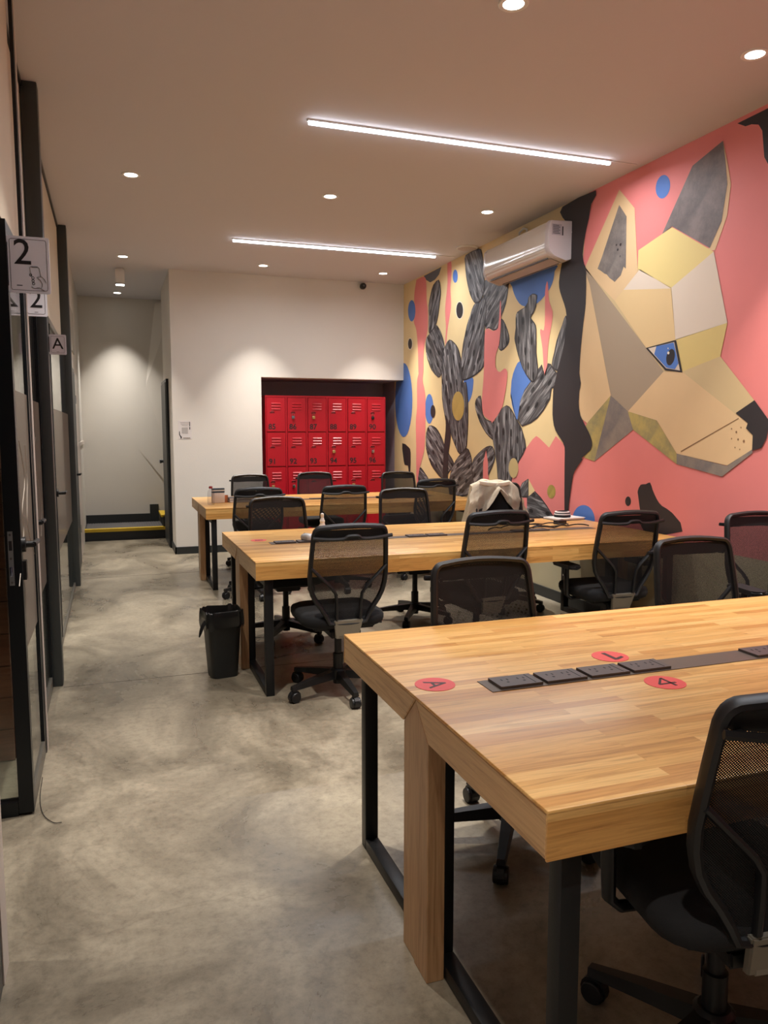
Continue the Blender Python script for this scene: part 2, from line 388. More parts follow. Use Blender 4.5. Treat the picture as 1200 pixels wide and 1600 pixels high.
MURAL = [
('painted_pink_ground','pink',0,'5.750,0.700 5.600,1.000 5.360,1.350 5.450,2.000 5.300,3.277 -4.000,3.277 -4.000,0.700'),
('painted_lower_band','olivewall',0,'9.900,0.000 9.900,0.700 -4.000,0.700 -4.000,0.000'),
('painted_dot','blue',2,'8.989,1.829 8.996,1.728 9.016,1.631 9.051,1.544 9.097,1.471 9.154,1.416 9.218,1.381 9.286,1.368 9.356,1.380 9.423,1.415 9.484,1.472 9.535,1.549 9.574,1.641 9.599,1.744 9.608,1.852 9.600,1.959 9.576,2.059 9.538,2.148 9.488,2.220 9.428,2.272 9.362,2.301 9.293,2.307 9.225,2.290 9.161,2.251 9.104,2.192 9.056,2.117 9.020,2.028 8.998,1.931'),
('painted_dot','blue',2,'8.321,1.703 8.324,1.665 8.332,1.629 8.346,1.597 8.366,1.569 8.389,1.549 8.415,1.537 8.443,1.532 8.471,1.537 8.498,1.550 8.523,1.571 8.544,1.600 8.560,1.633 8.570,1.670 8.573,1.710 8.571,1.749 8.562,1.786 8.547,1.818 8.527,1.845 8.503,1.865 8.477,1.877 8.449,1.880 8.421,1.874 8.394,1.860 8.370,1.839 8.350,1.811 8.335,1.778 8.325,1.741'),
('painted_drip','pink',4,'8.850,3.259 8.787,3.261 8.704,3.261 8.635,3.253 8.598,3.240 8.576,3.220 8.561,3.185 8.552,3.125 8.550,3.050 8.546,2.981 8.533,2.931 8.518,2.887 8.507,2.838 8.502,2.778 8.500,2.712 8.504,2.655 8.516,2.610 8.534,2.573 8.551,2.540 8.568,2.516 8.584,2.497 8.599,2.471 8.614,2.435 8.626,2.392 8.635,2.344 8.636,2.286 8.633,2.222 8.632,2.165 8.642,2.124 8.654,2.089 8.656,2.054 8.640,2.012 8.613,1.969 8.592,1.927 8.579,1.894 8.571,1.862 8.565,1.813 8.561,1.737 8.560,1.644 8.561,1.549 8.564,1.450 8.570,1.349 8.582,1.263 8.603,1.202 8.630,1.156 8.656,1.117 8.678,1.083 8.700,1.054 8.719,1.027 8.734,1.004 8.747,0.982 8.756,0.948 8.760,0.883 8.761,0.806 8.767,0.750 8.785,0.725 8.808,0.721 8.828,0.746 8.838,0.816 8.845,0.915 8.849,1.012 8.851,1.094 8.851,1.173 8.852,1.258 8.859,1.356 8.867,1.459 8.869,1.552 8.859,1.620 8.843,1.678 8.832,1.746 8.832,1.842 8.837,1.949 8.835,2.036 8.820,2.086 8.799,2.116 8.785,2.138 8.782,2.144 8.787,2.141 8.793,2.167 8.798,2.247 8.804,2.355 8.814,2.455 8.829,2.537 8.848,2.610 8.869,2.671 8.899,2.714 8.931,2.745 8.949,2.777 8.938,2.814 8.913,2.853 8.898,2.894 8.906,2.937 8.925,2.981 8.938,3.024 8.940,3.063 8.935,3.100 8.927,3.136 8.912,3.174 8.892,3.212 8.876,3.240 8.872,3.254 8.872,3.258'),
('painted_drip','pink',2,'7.959,3.277 7.931,3.277 7.893,3.277 7.864,3.277 7.851,3.239 7.848,3.181 7.850,3.127 7.858,3.086 7.871,3.048 7.878,3.005 7.872,2.949 7.860,2.887 7.854,2.831 7.858,2.785 7.869,2.746 7.883,2.707 7.898,2.667 7.916,2.628 7.933,2.584 7.948,2.527 7.961,2.467 7.973,2.424 7.984,2.407 7.994,2.408 7.999,2.427 7.997,2.469 7.990,2.529 7.987,2.591 7.995,2.651 8.006,2.712 8.013,2.768 8.010,2.813 8.003,2.852 7.994,2.895 7.980,2.945 7.965,3.000 7.954,3.060 7.956,3.139 7.963,3.224'),
('painted_dot','slate',2,'8.636,3.262 8.121,3.268 8.187,3.198 8.300,3.161 8.440,3.154 8.561,3.203'),
('painted_dot','blue',2,'7.689,3.086 7.690,3.071 7.694,3.058 7.701,3.046 7.711,3.037 7.723,3.031 7.736,3.028 7.750,3.029 7.765,3.033 7.778,3.041 7.791,3.051 7.801,3.064 7.809,3.078 7.814,3.094 7.816,3.110 7.815,3.125 7.810,3.138 7.803,3.150 7.793,3.159 7.781,3.165 7.768,3.168 7.754,3.167 7.739,3.162 7.726,3.155 7.714,3.144 7.703,3.132 7.696,3.117 7.691,3.102'),
('painted_dot','blue',6,'8.895,2.898 8.898,2.870 8.906,2.845 8.920,2.823 8.939,2.805 8.962,2.793 8.988,2.787 9.016,2.787 9.043,2.794 9.070,2.807 9.093,2.826 9.114,2.849 9.129,2.875 9.138,2.904 9.142,2.933 9.139,2.962 9.130,2.988 9.115,3.010 9.095,3.028 9.072,3.039 9.046,3.045 9.018,3.044 8.991,3.036 8.965,3.023 8.942,3.004 8.922,2.981 8.908,2.955 8.898,2.927'),
('painted_dot_rim','white',2,'7.531,2.709 7.533,2.689 7.539,2.670 7.551,2.655 7.566,2.642 7.584,2.633 7.605,2.629 7.628,2.630 7.650,2.635 7.672,2.645 7.691,2.659 7.708,2.676 7.720,2.696 7.728,2.717 7.731,2.738 7.729,2.759 7.722,2.778 7.710,2.794 7.695,2.806 7.676,2.814 7.654,2.818 7.632,2.817 7.610,2.811 7.589,2.801 7.570,2.787 7.554,2.770 7.541,2.751 7.534,2.730'),
('painted_dot','black',4,'7.546,2.712 7.548,2.693 7.554,2.676 7.563,2.661 7.576,2.649 7.592,2.641 7.609,2.637 7.628,2.637 7.647,2.642 7.665,2.651 7.681,2.663 7.695,2.679 7.706,2.697 7.712,2.716 7.715,2.736 7.713,2.755 7.707,2.772 7.698,2.787 7.684,2.799 7.668,2.807 7.651,2.810 7.632,2.809 7.613,2.804 7.595,2.795 7.579,2.783 7.566,2.767 7.555,2.750 7.549,2.731'),
('painted_dot_rim','white',2,'8.989,2.514 8.991,2.498 8.997,2.483 9.006,2.470 9.019,2.460 9.035,2.453 9.053,2.449 9.072,2.449 9.091,2.453 9.109,2.460 9.125,2.470 9.138,2.483 9.149,2.498 9.155,2.514 9.157,2.531 9.155,2.547 9.149,2.562 9.139,2.575 9.126,2.585 9.110,2.592 9.092,2.596 9.073,2.595 9.054,2.592 9.037,2.584 9.021,2.574 9.007,2.561 8.997,2.546 8.991,2.530'),
('painted_dot','black',4,'9.005,2.515 9.006,2.501 9.011,2.488 9.019,2.477 9.030,2.468 9.042,2.461 9.057,2.458 9.072,2.458 9.087,2.461 9.101,2.467 9.115,2.476 9.126,2.487 9.134,2.501 9.139,2.515 9.141,2.529 9.139,2.544 9.134,2.557 9.126,2.568 9.115,2.577 9.103,2.584 9.088,2.587 9.073,2.587 9.058,2.583 9.044,2.577 9.031,2.568 9.020,2.557 9.012,2.544 9.007,2.530'),
('painted_dot','black',6,'8.262,1.672 8.264,1.656 8.269,1.641 8.277,1.627 8.288,1.615 8.301,1.607 8.316,1.602 8.331,1.600 8.347,1.602 8.363,1.608 8.376,1.617 8.388,1.629 8.397,1.643 8.402,1.659 8.404,1.676 8.403,1.692 8.398,1.708 8.389,1.721 8.378,1.733 8.365,1.741 8.350,1.746 8.334,1.748 8.318,1.745 8.303,1.739 8.290,1.730 8.278,1.718 8.270,1.704 8.264,1.689'),
('painted_dot','blue',2,'7.508,1.984 7.447,2.009 7.361,2.008 7.298,1.995 7.277,1.973 7.279,1.939 7.286,1.905 7.292,1.872 7.304,1.838 7.321,1.808 7.341,1.783 7.367,1.761 7.395,1.745 7.432,1.730 7.473,1.721 7.502,1.740 7.520,1.812 7.526,1.911'),
('painted_blob','black',2,'9.337,1.290 9.230,1.281 9.110,1.243 9.060,1.221 9.040,1.174 9.038,1.049 9.051,0.933 9.078,0.911 9.107,0.930 9.118,0.969 9.135,1.010 9.190,1.011 9.249,1.015 9.283,1.061 9.307,1.126 9.340,1.218'),
('painted_cactus_outline','cdark',9,'7.492,3.263 7.344,3.272 7.187,3.264 7.134,3.245 7.114,3.208 7.092,3.139 7.075,3.061 7.063,2.998 7.054,2.942 7.045,2.895 7.043,2.855 7.060,2.816 7.084,2.784 7.108,2.761 7.136,2.745 7.171,2.735 7.208,2.733 7.243,2.735 7.281,2.752 7.330,2.794 7.377,2.847 7.410,2.900 7.437,2.954 7.459,3.005 7.478,3.058 7.494,3.123 7.504,3.185 7.519,3.232'),
('painted_cactus_pad','cactus',10,'7.496,3.257 7.350,3.265 7.194,3.257 7.147,3.240 7.131,3.208 7.108,3.140 7.092,3.063 7.080,3.000 7.071,2.944 7.061,2.898 7.060,2.861 7.075,2.826 7.099,2.795 7.121,2.774 7.146,2.760 7.179,2.750 7.214,2.748 7.246,2.750 7.281,2.765 7.328,2.806 7.374,2.858 7.407,2.909 7.433,2.962 7.455,3.013 7.473,3.065 7.489,3.129 7.499,3.191 7.514,3.234'),
('painted_cactus_outline','cdark',5,'7.254,2.744 7.298,2.720 7.335,2.688 7.354,2.664 7.371,2.636 7.407,2.596 7.445,2.548 7.475,2.494 7.500,2.440 7.521,2.400 7.538,2.361 7.552,2.312 7.565,2.256 7.572,2.187 7.581,2.123 7.610,2.082 7.630,2.050 7.609,2.015 7.568,1.987 7.519,1.978 7.450,1.980 7.341,1.992 7.224,2.015 7.117,2.049 7.037,2.089 7.022,2.131 7.031,2.167 7.031,2.181 7.032,2.199 7.028,2.251 7.027,2.316 7.035,2.382 7.039,2.450 7.025,2.520 7.009,2.586 7.000,2.643 7.003,2.694 7.029,2.747 7.067,2.781 7.108,2.762 7.154,2.732 7.204,2.738'),
('painted_cactus_pad','cactus',6,'7.257,2.737 7.298,2.714 7.333,2.684 7.351,2.662 7.369,2.634 7.405,2.593 7.442,2.546 7.471,2.493 7.497,2.439 7.517,2.400 7.533,2.362 7.548,2.313 7.560,2.258 7.567,2.190 7.577,2.123 7.607,2.080 7.625,2.055 7.607,2.027 7.570,2.002 7.524,1.993 7.457,1.995 7.349,2.007 7.233,2.030 7.127,2.064 7.050,2.102 7.039,2.136 7.048,2.170 7.048,2.184 7.049,2.203 7.045,2.256 7.044,2.320 7.052,2.385 7.056,2.455 7.042,2.527 7.026,2.593 7.017,2.648 7.020,2.695 7.044,2.745 7.075,2.774 7.109,2.756 7.157,2.726 7.211,2.731'),
('painted_cactus_outline','cdark',3,'7.083,2.753 7.081,2.850 7.054,2.926 6.987,2.938 6.883,2.919 6.707,2.880 6.553,2.837 6.534,2.815 6.559,2.795 6.564,2.766 6.572,2.731 6.586,2.686 6.608,2.634 6.648,2.581 6.691,2.528 6.718,2.473 6.744,2.430 6.781,2.416 6.817,2.416 6.842,2.416 6.867,2.422 6.910,2.440 6.953,2.455 6.985,2.442 7.013,2.443 7.039,2.508 7.061,2.594 7.077,2.672'),
('painted_cactus_pad','cactus',4,'7.078,2.757 7.076,2.852 7.052,2.922 6.994,2.931 6.891,2.912 6.716,2.873 6.563,2.831 6.551,2.820 6.574,2.804 6.580,2.773 6.589,2.738 6.602,2.693 6.623,2.644 6.663,2.592 6.706,2.538 6.734,2.482 6.757,2.442 6.789,2.431 6.823,2.431 6.846,2.431 6.870,2.436 6.912,2.454 6.959,2.470 6.994,2.457 7.011,2.454 7.035,2.515 7.056,2.600 7.072,2.677'),
('painted_cactus_outline','cdark',1,'6.690,2.513 6.652,2.492 6.609,2.450 6.567,2.394 6.535,2.338 6.526,2.300 6.533,2.272 6.553,2.250 6.586,2.233 6.637,2.214 6.688,2.206 6.722,2.222 6.746,2.249 6.762,2.274 6.765,2.311 6.746,2.385 6.721,2.457 6.708,2.498'),
('painted_cactus_pad','cactus',2,'6.698,2.506 6.665,2.487 6.623,2.447 6.582,2.392 6.551,2.338 6.543,2.304 6.549,2.281 6.565,2.263 6.596,2.247 6.646,2.229 6.693,2.221 6.722,2.234 6.743,2.260 6.757,2.281 6.760,2.314 6.741,2.385 6.716,2.457 6.704,2.497'),
('painted_cactus_outline','cdark',7,'8.186,3.140 8.153,3.097 8.139,3.040 8.128,2.999 8.127,2.960 8.140,2.920 8.158,2.877 8.173,2.823 8.190,2.767 8.214,2.714 8.245,2.667 8.287,2.633 8.337,2.607 8.400,2.583 8.455,2.575 8.475,2.598 8.480,2.642 8.480,2.713 8.477,2.788 8.484,2.845 8.484,2.899 8.460,2.959 8.426,3.017 8.392,3.069 8.345,3.111 8.264,3.138'),
('painted_cactus_pad','cactus',8,'8.196,3.134 8.169,3.097 8.156,3.042 8.145,3.001 8.143,2.965 8.156,2.928 8.175,2.884 8.189,2.830 8.206,2.775 8.230,2.723 8.259,2.679 8.299,2.646 8.347,2.621 8.409,2.598 8.459,2.590 8.471,2.606 8.475,2.647 8.475,2.717 8.472,2.793 8.479,2.850 8.479,2.901 8.457,2.958 8.423,3.015 8.390,3.066 8.346,3.105 8.268,3.131'),
('painted_cactus_outline','cdark',5,'8.291,2.655 8.228,2.641 8.176,2.605 8.127,2.563 8.085,2.515 8.051,2.467 8.027,2.421 8.015,2.388 8.015,2.349 8.032,2.279 8.056,2.203 8.074,2.135 8.098,2.082 8.134,2.054 8.188,2.052 8.283,2.092 8.376,2.147 8.429,2.203 8.449,2.235 8.409,2.183 8.376,2.138 8.436,2.198 8.511,2.286 8.545,2.351 8.562,2.412 8.565,2.472 8.551,2.522 8.519,2.546 8.467,2.568 8.381,2.617'),
('painted_cactus_pad','cactus',6,'8.296,2.654 8.236,2.641 8.185,2.605 8.136,2.563 8.094,2.516 8.061,2.468 8.038,2.423 8.026,2.391 8.026,2.354 8.043,2.285 8.067,2.209 8.085,2.141 8.108,2.089 8.142,2.062 8.193,2.061 8.287,2.101 8.379,2.155 8.431,2.210 8.459,2.236 8.419,2.184 8.380,2.146 8.438,2.205 8.513,2.293 8.547,2.357 8.563,2.416 8.566,2.475 8.553,2.523 8.523,2.546 8.470,2.567 8.385,2.617'),
('painted_cactus_outline','cdark',7,'7.887,2.445 7.824,2.431 7.761,2.401 7.704,2.369 7.657,2.331 7.627,2.292 7.604,2.251 7.582,2.215 7.562,2.163 7.547,2.056 7.528,1.960 7.489,1.957 7.449,1.964 7.424,1.904 7.407,1.829 7.398,1.768 7.394,1.703 7.390,1.623 7.390,1.537 7.395,1.450 7.405,1.370 7.409,1.308 7.431,1.260 7.505,1.216 7.589,1.196 7.644,1.223 7.693,1.271 7.746,1.321 7.801,1.383 7.857,1.474 7.912,1.560 7.959,1.596 8.000,1.632 8.040,1.713 8.071,1.813 8.082,1.928 8.086,2.037 8.097,2.105 8.100,2.162 8.084,2.229 8.058,2.292 8.030,2.346 7.994,2.391 7.945,2.427'),
('painted_cactus_pad','cactus',8,'7.893,2.438 7.833,2.425 7.772,2.396 7.716,2.364 7.670,2.328 7.642,2.290 7.620,2.249 7.598,2.214 7.579,2.165 7.564,2.058 7.543,1.958 7.494,1.950 7.462,1.959 7.441,1.905 7.424,1.830 7.415,1.771 7.411,1.707 7.407,1.627 7.407,1.541 7.412,1.455 7.422,1.375 7.426,1.315 7.445,1.272 7.515,1.230 7.594,1.211 7.644,1.236 7.691,1.283 7.744,1.333 7.798,1.394 7.854,1.484 7.909,1.571 7.958,1.608 7.997,1.643 8.036,1.721 8.066,1.819 8.077,1.933 8.081,2.042 8.092,2.111 8.095,2.165 8.079,2.229 8.054,2.291 8.027,2.344 7.992,2.387 7.946,2.421'),
('painted_stem','black',10,'8.001,1.641 7.951,1.602 7.890,1.542 7.848,1.500 7.823,1.454 7.826,1.390 7.842,1.321 7.862,1.265 7.882,1.188 7.884,1.032 7.897,0.892 7.965,0.856 8.030,0.884 8.036,0.977 8.023,1.093 8.016,1.185 8.004,1.274 7.983,1.368 7.964,1.454 7.960,1.513 7.966,1.560 7.990,1.614'),
('painted_cactus_outline','cdark',5,'8.450,1.510 8.374,1.513 8.294,1.500 8.233,1.482 8.177,1.454 8.118,1.412 8.062,1.363 8.016,1.314 7.971,1.266 7.918,1.227 7.860,1.188 7.783,1.142 7.731,1.096 7.753,1.054 7.814,1.013 7.899,0.963 7.986,0.923 8.031,0.906 8.076,0.909 8.153,0.935 8.238,0.974 8.312,1.008 8.382,1.051 8.451,1.119 8.506,1.189 8.534,1.235 8.545,1.283 8.547,1.355 8.535,1.425 8.501,1.477'),
('painted_cactus_pad','cactus',6,'8.453,1.503 8.381,1.506 8.303,1.493 8.243,1.476 8.189,1.448 8.131,1.407 8.076,1.359 8.030,1.310 7.984,1.262 7.930,1.222 7.872,1.183 7.796,1.137 7.747,1.096 7.767,1.066 7.825,1.026 7.910,0.977 7.996,0.937 8.039,0.921 8.079,0.923 8.155,0.950 8.239,0.988 8.313,1.021 8.381,1.064 8.449,1.130 8.503,1.199 8.530,1.244 8.540,1.288 8.542,1.358 8.530,1.426 8.500,1.473'),
('painted_cactus_outline','cdark',7,'7.422,1.268 7.367,1.254 7.333,1.220 7.309,1.191 7.294,1.155 7.280,1.108 7.271,1.039 7.235,0.909 7.274,0.788 7.564,0.736 7.851,0.743 7.884,0.845 7.834,0.967 7.799,1.030 7.751,1.077 7.698,1.124 7.629,1.169 7.523,1.227'),
('painted_cactus_pad','cactus',8,'7.426,1.261 7.378,1.249 7.347,1.217 7.325,1.190 7.310,1.155 7.297,1.110 7.288,1.040 7.252,0.913 7.285,0.801 7.570,0.750 7.853,0.757 7.879,0.848 7.830,0.967 7.797,1.028 7.750,1.073 7.697,1.119 7.629,1.163 7.524,1.221'),
('painted_cactus_outline','cdark',5,'7.283,1.113 7.250,1.163 7.201,1.191 7.140,1.223 7.075,1.251 7.013,1.276 6.952,1.294 6.887,1.303 6.832,1.296 6.797,1.263 6.779,1.219 6.775,1.183 6.793,1.140 6.844,1.077 6.908,1.008 6.960,0.941 7.028,0.888 7.159,0.857 7.276,0.871 7.300,0.986'),
('painted_cactus_pad','cactus',6,'7.278,1.114 7.249,1.159 7.201,1.185 7.141,1.217 7.076,1.245 7.015,1.270 6.956,1.287 6.893,1.296 6.842,1.290 6.812,1.261 6.795,1.220 6.792,1.189 6.808,1.150 6.858,1.088 6.923,1.019 6.974,0.953 7.038,0.902 7.166,0.872 7.275,0.883 7.295,0.991'),
('painted_spike','pink',8,'6.968,1.254 6.921,1.135 6.918,1.024 6.861,0.868 7.027,0.856 7.026,1.131'),
('painted_cactus_outline','cdark',5,'8.718,1.008 8.671,0.998 8.603,0.965 8.473,0.898 8.403,0.833 8.573,0.804 8.768,0.809 8.787,0.873 8.756,0.948 8.744,0.989'),
('painted_cactus_pad','cactus',6,'8.723,1.001 8.681,0.992 8.614,0.959 8.485,0.892 8.416,0.845 8.580,0.819 8.770,0.824 8.782,0.876 8.752,0.948 8.741,0.987'),
('painted_dot','gold',12,'7.484,1.710 7.487,1.676 7.497,1.644 7.514,1.615 7.537,1.592 7.566,1.574 7.598,1.562 7.632,1.559 7.667,1.563 7.700,1.575 7.730,1.595 7.756,1.620 7.776,1.650 7.788,1.684 7.793,1.720 7.790,1.755 7.779,1.788 7.761,1.817 7.736,1.841 7.707,1.858 7.674,1.868 7.640,1.870 7.605,1.865 7.573,1.852 7.543,1.832 7.519,1.807 7.500,1.777 7.488,1.744'),
('painted_cactus_outline','cdark',3,'7.109,1.803 7.085,1.755 7.070,1.694 7.062,1.650 7.050,1.614 7.022,1.586 6.978,1.564 6.901,1.548 6.823,1.539 6.772,1.559 6.740,1.553 6.724,1.436 6.732,1.322 6.774,1.322 6.834,1.359 6.901,1.386 6.973,1.421 7.049,1.474 7.119,1.534 7.174,1.598 7.214,1.657 7.232,1.699 7.234,1.731 7.224,1.758 7.199,1.779 7.154,1.801'),
('painted_cactus_pad','cactus',4,'7.121,1.798 7.101,1.756 7.087,1.696 7.078,1.651 7.065,1.612 7.034,1.580 6.987,1.558 6.909,1.541 6.828,1.532 6.776,1.552 6.756,1.554 6.741,1.440 6.748,1.330 6.776,1.336 6.835,1.373 6.902,1.400 6.974,1.435 7.048,1.487 7.117,1.546 7.172,1.609 7.210,1.667 7.228,1.706 7.230,1.734 7.221,1.756 7.199,1.774 7.157,1.794'),
('painted_pink_shape','pink',8,'7.022,2.440 6.992,2.455 6.953,2.449 6.909,2.434 6.867,2.418 6.841,2.414 6.817,2.416 6.783,2.417 6.752,2.431 6.739,2.474 6.731,2.533 6.724,2.610 6.717,2.673 6.709,2.687 6.702,2.663 6.696,2.588 6.693,2.498 6.695,2.436 6.702,2.380 6.713,2.318 6.730,2.262 6.759,2.226 6.785,2.192 6.798,2.138 6.798,2.086 6.782,2.052 6.755,2.029 6.725,2.014 6.690,2.010 6.650,2.025 6.611,2.038 6.575,2.028 6.551,2.000 6.553,1.945 6.566,1.882 6.582,1.824 6.602,1.771 6.616,1.725 6.638,1.681 6.685,1.635 6.741,1.592 6.805,1.551 6.856,1.524 6.856,1.525 6.856,1.539 6.913,1.558 6.978,1.580 7.020,1.598 7.050,1.630 7.067,1.695 7.072,1.774 7.064,1.847 7.050,1.932 7.039,2.063 7.031,2.167 7.034,2.147 7.038,2.121 7.038,2.208 7.035,2.317 7.033,2.390'),
('painted_dot','blue',2,'6.500,2.849 6.131,2.849 5.762,2.833 5.717,2.807 5.766,2.775 5.771,2.745 5.781,2.713 5.800,2.681 5.829,2.649 5.875,2.619 5.929,2.593 5.981,2.570 6.033,2.555 6.087,2.550 6.142,2.550 6.198,2.552 6.254,2.560 6.307,2.577 6.357,2.604 6.407,2.648 6.449,2.697 6.476,2.738 6.493,2.776 6.545,2.819'),
('painted_dot','blue',2,'6.316,2.084 6.366,2.069 6.410,2.026 6.447,1.975 6.474,1.913 6.483,1.830 6.484,1.766 6.487,1.786 6.486,1.810 6.478,1.765 6.459,1.698 6.419,1.629 6.379,1.571 6.366,1.549 6.348,1.556 6.286,1.592 6.220,1.655 6.183,1.757 6.157,1.852 6.127,1.879 6.116,1.892 6.151,1.933 6.204,1.982 6.260,2.043'),
('painted_drip','pink',4,'5.882,2.715 5.871,2.705 5.861,2.668 5.855,2.610 5.844,2.546 5.812,2.496 5.783,2.451 5.778,2.412 5.786,2.372 5.801,2.320 5.819,2.263 5.834,2.208 5.846,2.146 5.849,2.058 5.852,1.978 5.866,1.934 5.882,1.919 5.893,1.936 5.904,1.981 5.916,2.063 5.931,2.154 5.956,2.233 5.976,2.295 5.976,2.321 5.964,2.327 5.941,2.313 5.917,2.308 5.906,2.351 5.902,2.421 5.907,2.523 5.911,2.623 5.898,2.684'),
('painted_cactus_outline','cdark',7,'6.384,2.529 6.329,2.540 6.268,2.548 6.227,2.566 6.199,2.587 6.193,2.608 6.186,2.627 6.157,2.642 6.118,2.650 6.072,2.641 6.036,2.623 6.036,2.601 6.047,2.577 6.048,2.554 6.052,2.530 6.073,2.501 6.098,2.475 6.125,2.461 6.138,2.446 6.107,2.419 6.067,2.388 6.048,2.368 6.038,2.330 6.034,2.236 6.030,2.129 6.006,2.036 5.989,1.960 6.005,1.918 6.034,1.894 6.059,1.878 6.088,1.876 6.120,1.889 6.159,1.916 6.209,1.956 6.262,2.008 6.312,2.073 6.355,2.138 6.383,2.191 6.403,2.236 6.419,2.267 6.427,2.297 6.419,2.341 6.408,2.389 6.410,2.435 6.411,2.476 6.405,2.507'),
('painted_cactus_pad','cactus',8,'6.385,2.523 6.333,2.533 6.271,2.541 6.228,2.560 6.196,2.584 6.188,2.608 6.185,2.623 6.159,2.636 6.124,2.643 6.081,2.635 6.050,2.620 6.053,2.608 6.064,2.584 6.065,2.559 6.068,2.539 6.087,2.512 6.110,2.488 6.137,2.473 6.154,2.445 6.120,2.414 6.080,2.384 6.064,2.367 6.054,2.332 6.051,2.240 6.046,2.132 6.023,2.038 6.006,1.964 6.021,1.928 6.046,1.907 6.068,1.893 6.092,1.891 6.121,1.903 6.158,1.928 6.208,1.968 6.260,2.019 6.309,2.083 6.351,2.147 6.379,2.200 6.399,2.245 6.415,2.275 6.422,2.301 6.414,2.343 6.403,2.392 6.405,2.439 6.406,2.479 6.401,2.506'),
('painted_cactus_outline','cdark',5,'5.574,2.389 5.600,2.371 5.630,2.319 5.671,2.260 5.710,2.198 5.729,2.148 5.743,2.102 5.765,2.055 5.777,2.012 5.757,1.978 5.724,1.955 5.688,1.946 5.650,1.956 5.616,1.994 5.582,2.055 5.544,2.145 5.520,2.242 5.539,2.331'),
('painted_cactus_pad','cactus',6,'5.586,2.384 5.598,2.368 5.627,2.317 5.668,2.258 5.706,2.197 5.725,2.149 5.739,2.102 5.761,2.055 5.772,2.017 5.755,1.989 5.725,1.969 5.694,1.961 5.662,1.969 5.631,2.004 5.598,2.064 5.560,2.153 5.537,2.246 5.556,2.332'),
('painted_cactus_outline','cdark',3,'6.348,1.548 6.302,1.722 6.226,1.820 6.116,1.892 5.997,1.988 5.938,2.022 5.889,1.933 5.841,2.024 5.789,2.013 5.737,1.962 5.636,1.896 5.706,1.814 5.768,1.804 5.790,1.717 5.889,1.625 5.993,1.558 6.101,1.517 6.257,1.486'),
('painted_cactus_pad','cactus',4,'6.343,1.554 6.298,1.722 6.225,1.816 6.116,1.887 5.996,1.984 5.949,2.016 5.894,1.926 5.840,2.019 5.801,2.008 5.750,1.958 5.652,1.898 5.718,1.827 5.782,1.815 5.805,1.727 5.902,1.638 6.004,1.572 6.110,1.531 6.262,1.500'),
('painted_cactus_outline','cdark',5,'6.559,1.690 6.506,1.677 6.457,1.646 6.408,1.602 6.363,1.556 6.322,1.525 6.287,1.497 6.259,1.465 6.233,1.424 6.194,1.363 6.178,1.294 6.229,1.233 6.304,1.167 6.376,1.074 6.434,0.989 6.430,0.941 6.439,0.913 6.549,0.886 6.669,0.897 6.717,1.001 6.742,1.127 6.772,1.210 6.797,1.281 6.826,1.350 6.844,1.414 6.839,1.474 6.814,1.531 6.760,1.588 6.693,1.637 6.625,1.673'),
('painted_cactus_pad','cactus',6,'6.565,1.683 6.516,1.671 6.470,1.642 6.422,1.598 6.376,1.552 6.335,1.521 6.300,1.493 6.273,1.462 6.248,1.422 6.210,1.362 6.194,1.301 6.243,1.245 6.318,1.178 6.391,1.085 6.450,0.997 6.447,0.946 6.449,0.927 6.556,0.901 6.669,0.910 6.712,1.009 6.738,1.134 6.767,1.218 6.793,1.289 6.822,1.358 6.839,1.419 6.835,1.475 6.811,1.529 6.759,1.584 6.694,1.632 6.627,1.667'),
('painted_dot','sand',10,'6.309,1.107 6.311,1.087 6.317,1.067 6.327,1.049 6.340,1.033 6.357,1.021 6.376,1.013 6.396,1.010 6.417,1.011 6.436,1.017 6.454,1.027 6.469,1.041 6.481,1.059 6.489,1.078 6.492,1.099 6.490,1.120 6.484,1.140 6.474,1.159 6.459,1.174 6.442,1.186 6.423,1.193 6.403,1.196 6.382,1.195 6.363,1.189 6.346,1.178 6.331,1.164 6.320,1.147 6.312,1.128'),
('painted_pink_ground','pink',2,'6.650,0.821 6.494,0.947 6.318,1.155 6.178,1.294 6.068,1.375 6.007,1.404 5.946,1.383 5.791,1.306 5.688,1.406 5.612,1.366 5.526,1.315 5.485,0.680 6.807,0.529'),
('painted_cactus_outline','cdark',3,'6.280,0.924 6.238,0.975 6.138,1.017 6.124,1.015 6.118,0.848 6.277,0.835'),
('painted_cactus_pad','cactus',4,'6.276,0.925 6.238,0.970 6.141,1.011 6.141,1.017 6.132,0.860 6.278,0.849'),
('painted_wedge','cream',4,'6.124,1.015 6.009,0.918 6.118,0.859'),
('painted_cactus_outline','cdark',5,'6.146,0.846 6.008,0.915 5.911,0.872 5.803,0.805 5.670,0.707 6.139,0.657'),
('painted_cactus_pad','cactus',6,'6.142,0.845 6.013,0.908 5.923,0.867 5.815,0.799 5.681,0.721 6.142,0.671'),
('painted_dot','moss',4,'5.671,0.936 5.673,0.923 5.677,0.910 5.684,0.899 5.694,0.889 5.706,0.881 5.720,0.875 5.735,0.873 5.749,0.873 5.764,0.876 5.777,0.882 5.788,0.891 5.796,0.901 5.802,0.913 5.804,0.926 5.803,0.939 5.798,0.952 5.791,0.964 5.781,0.974 5.768,0.982 5.754,0.987 5.740,0.989 5.725,0.989 5.711,0.985 5.698,0.979 5.687,0.971 5.679,0.961 5.674,0.949'),
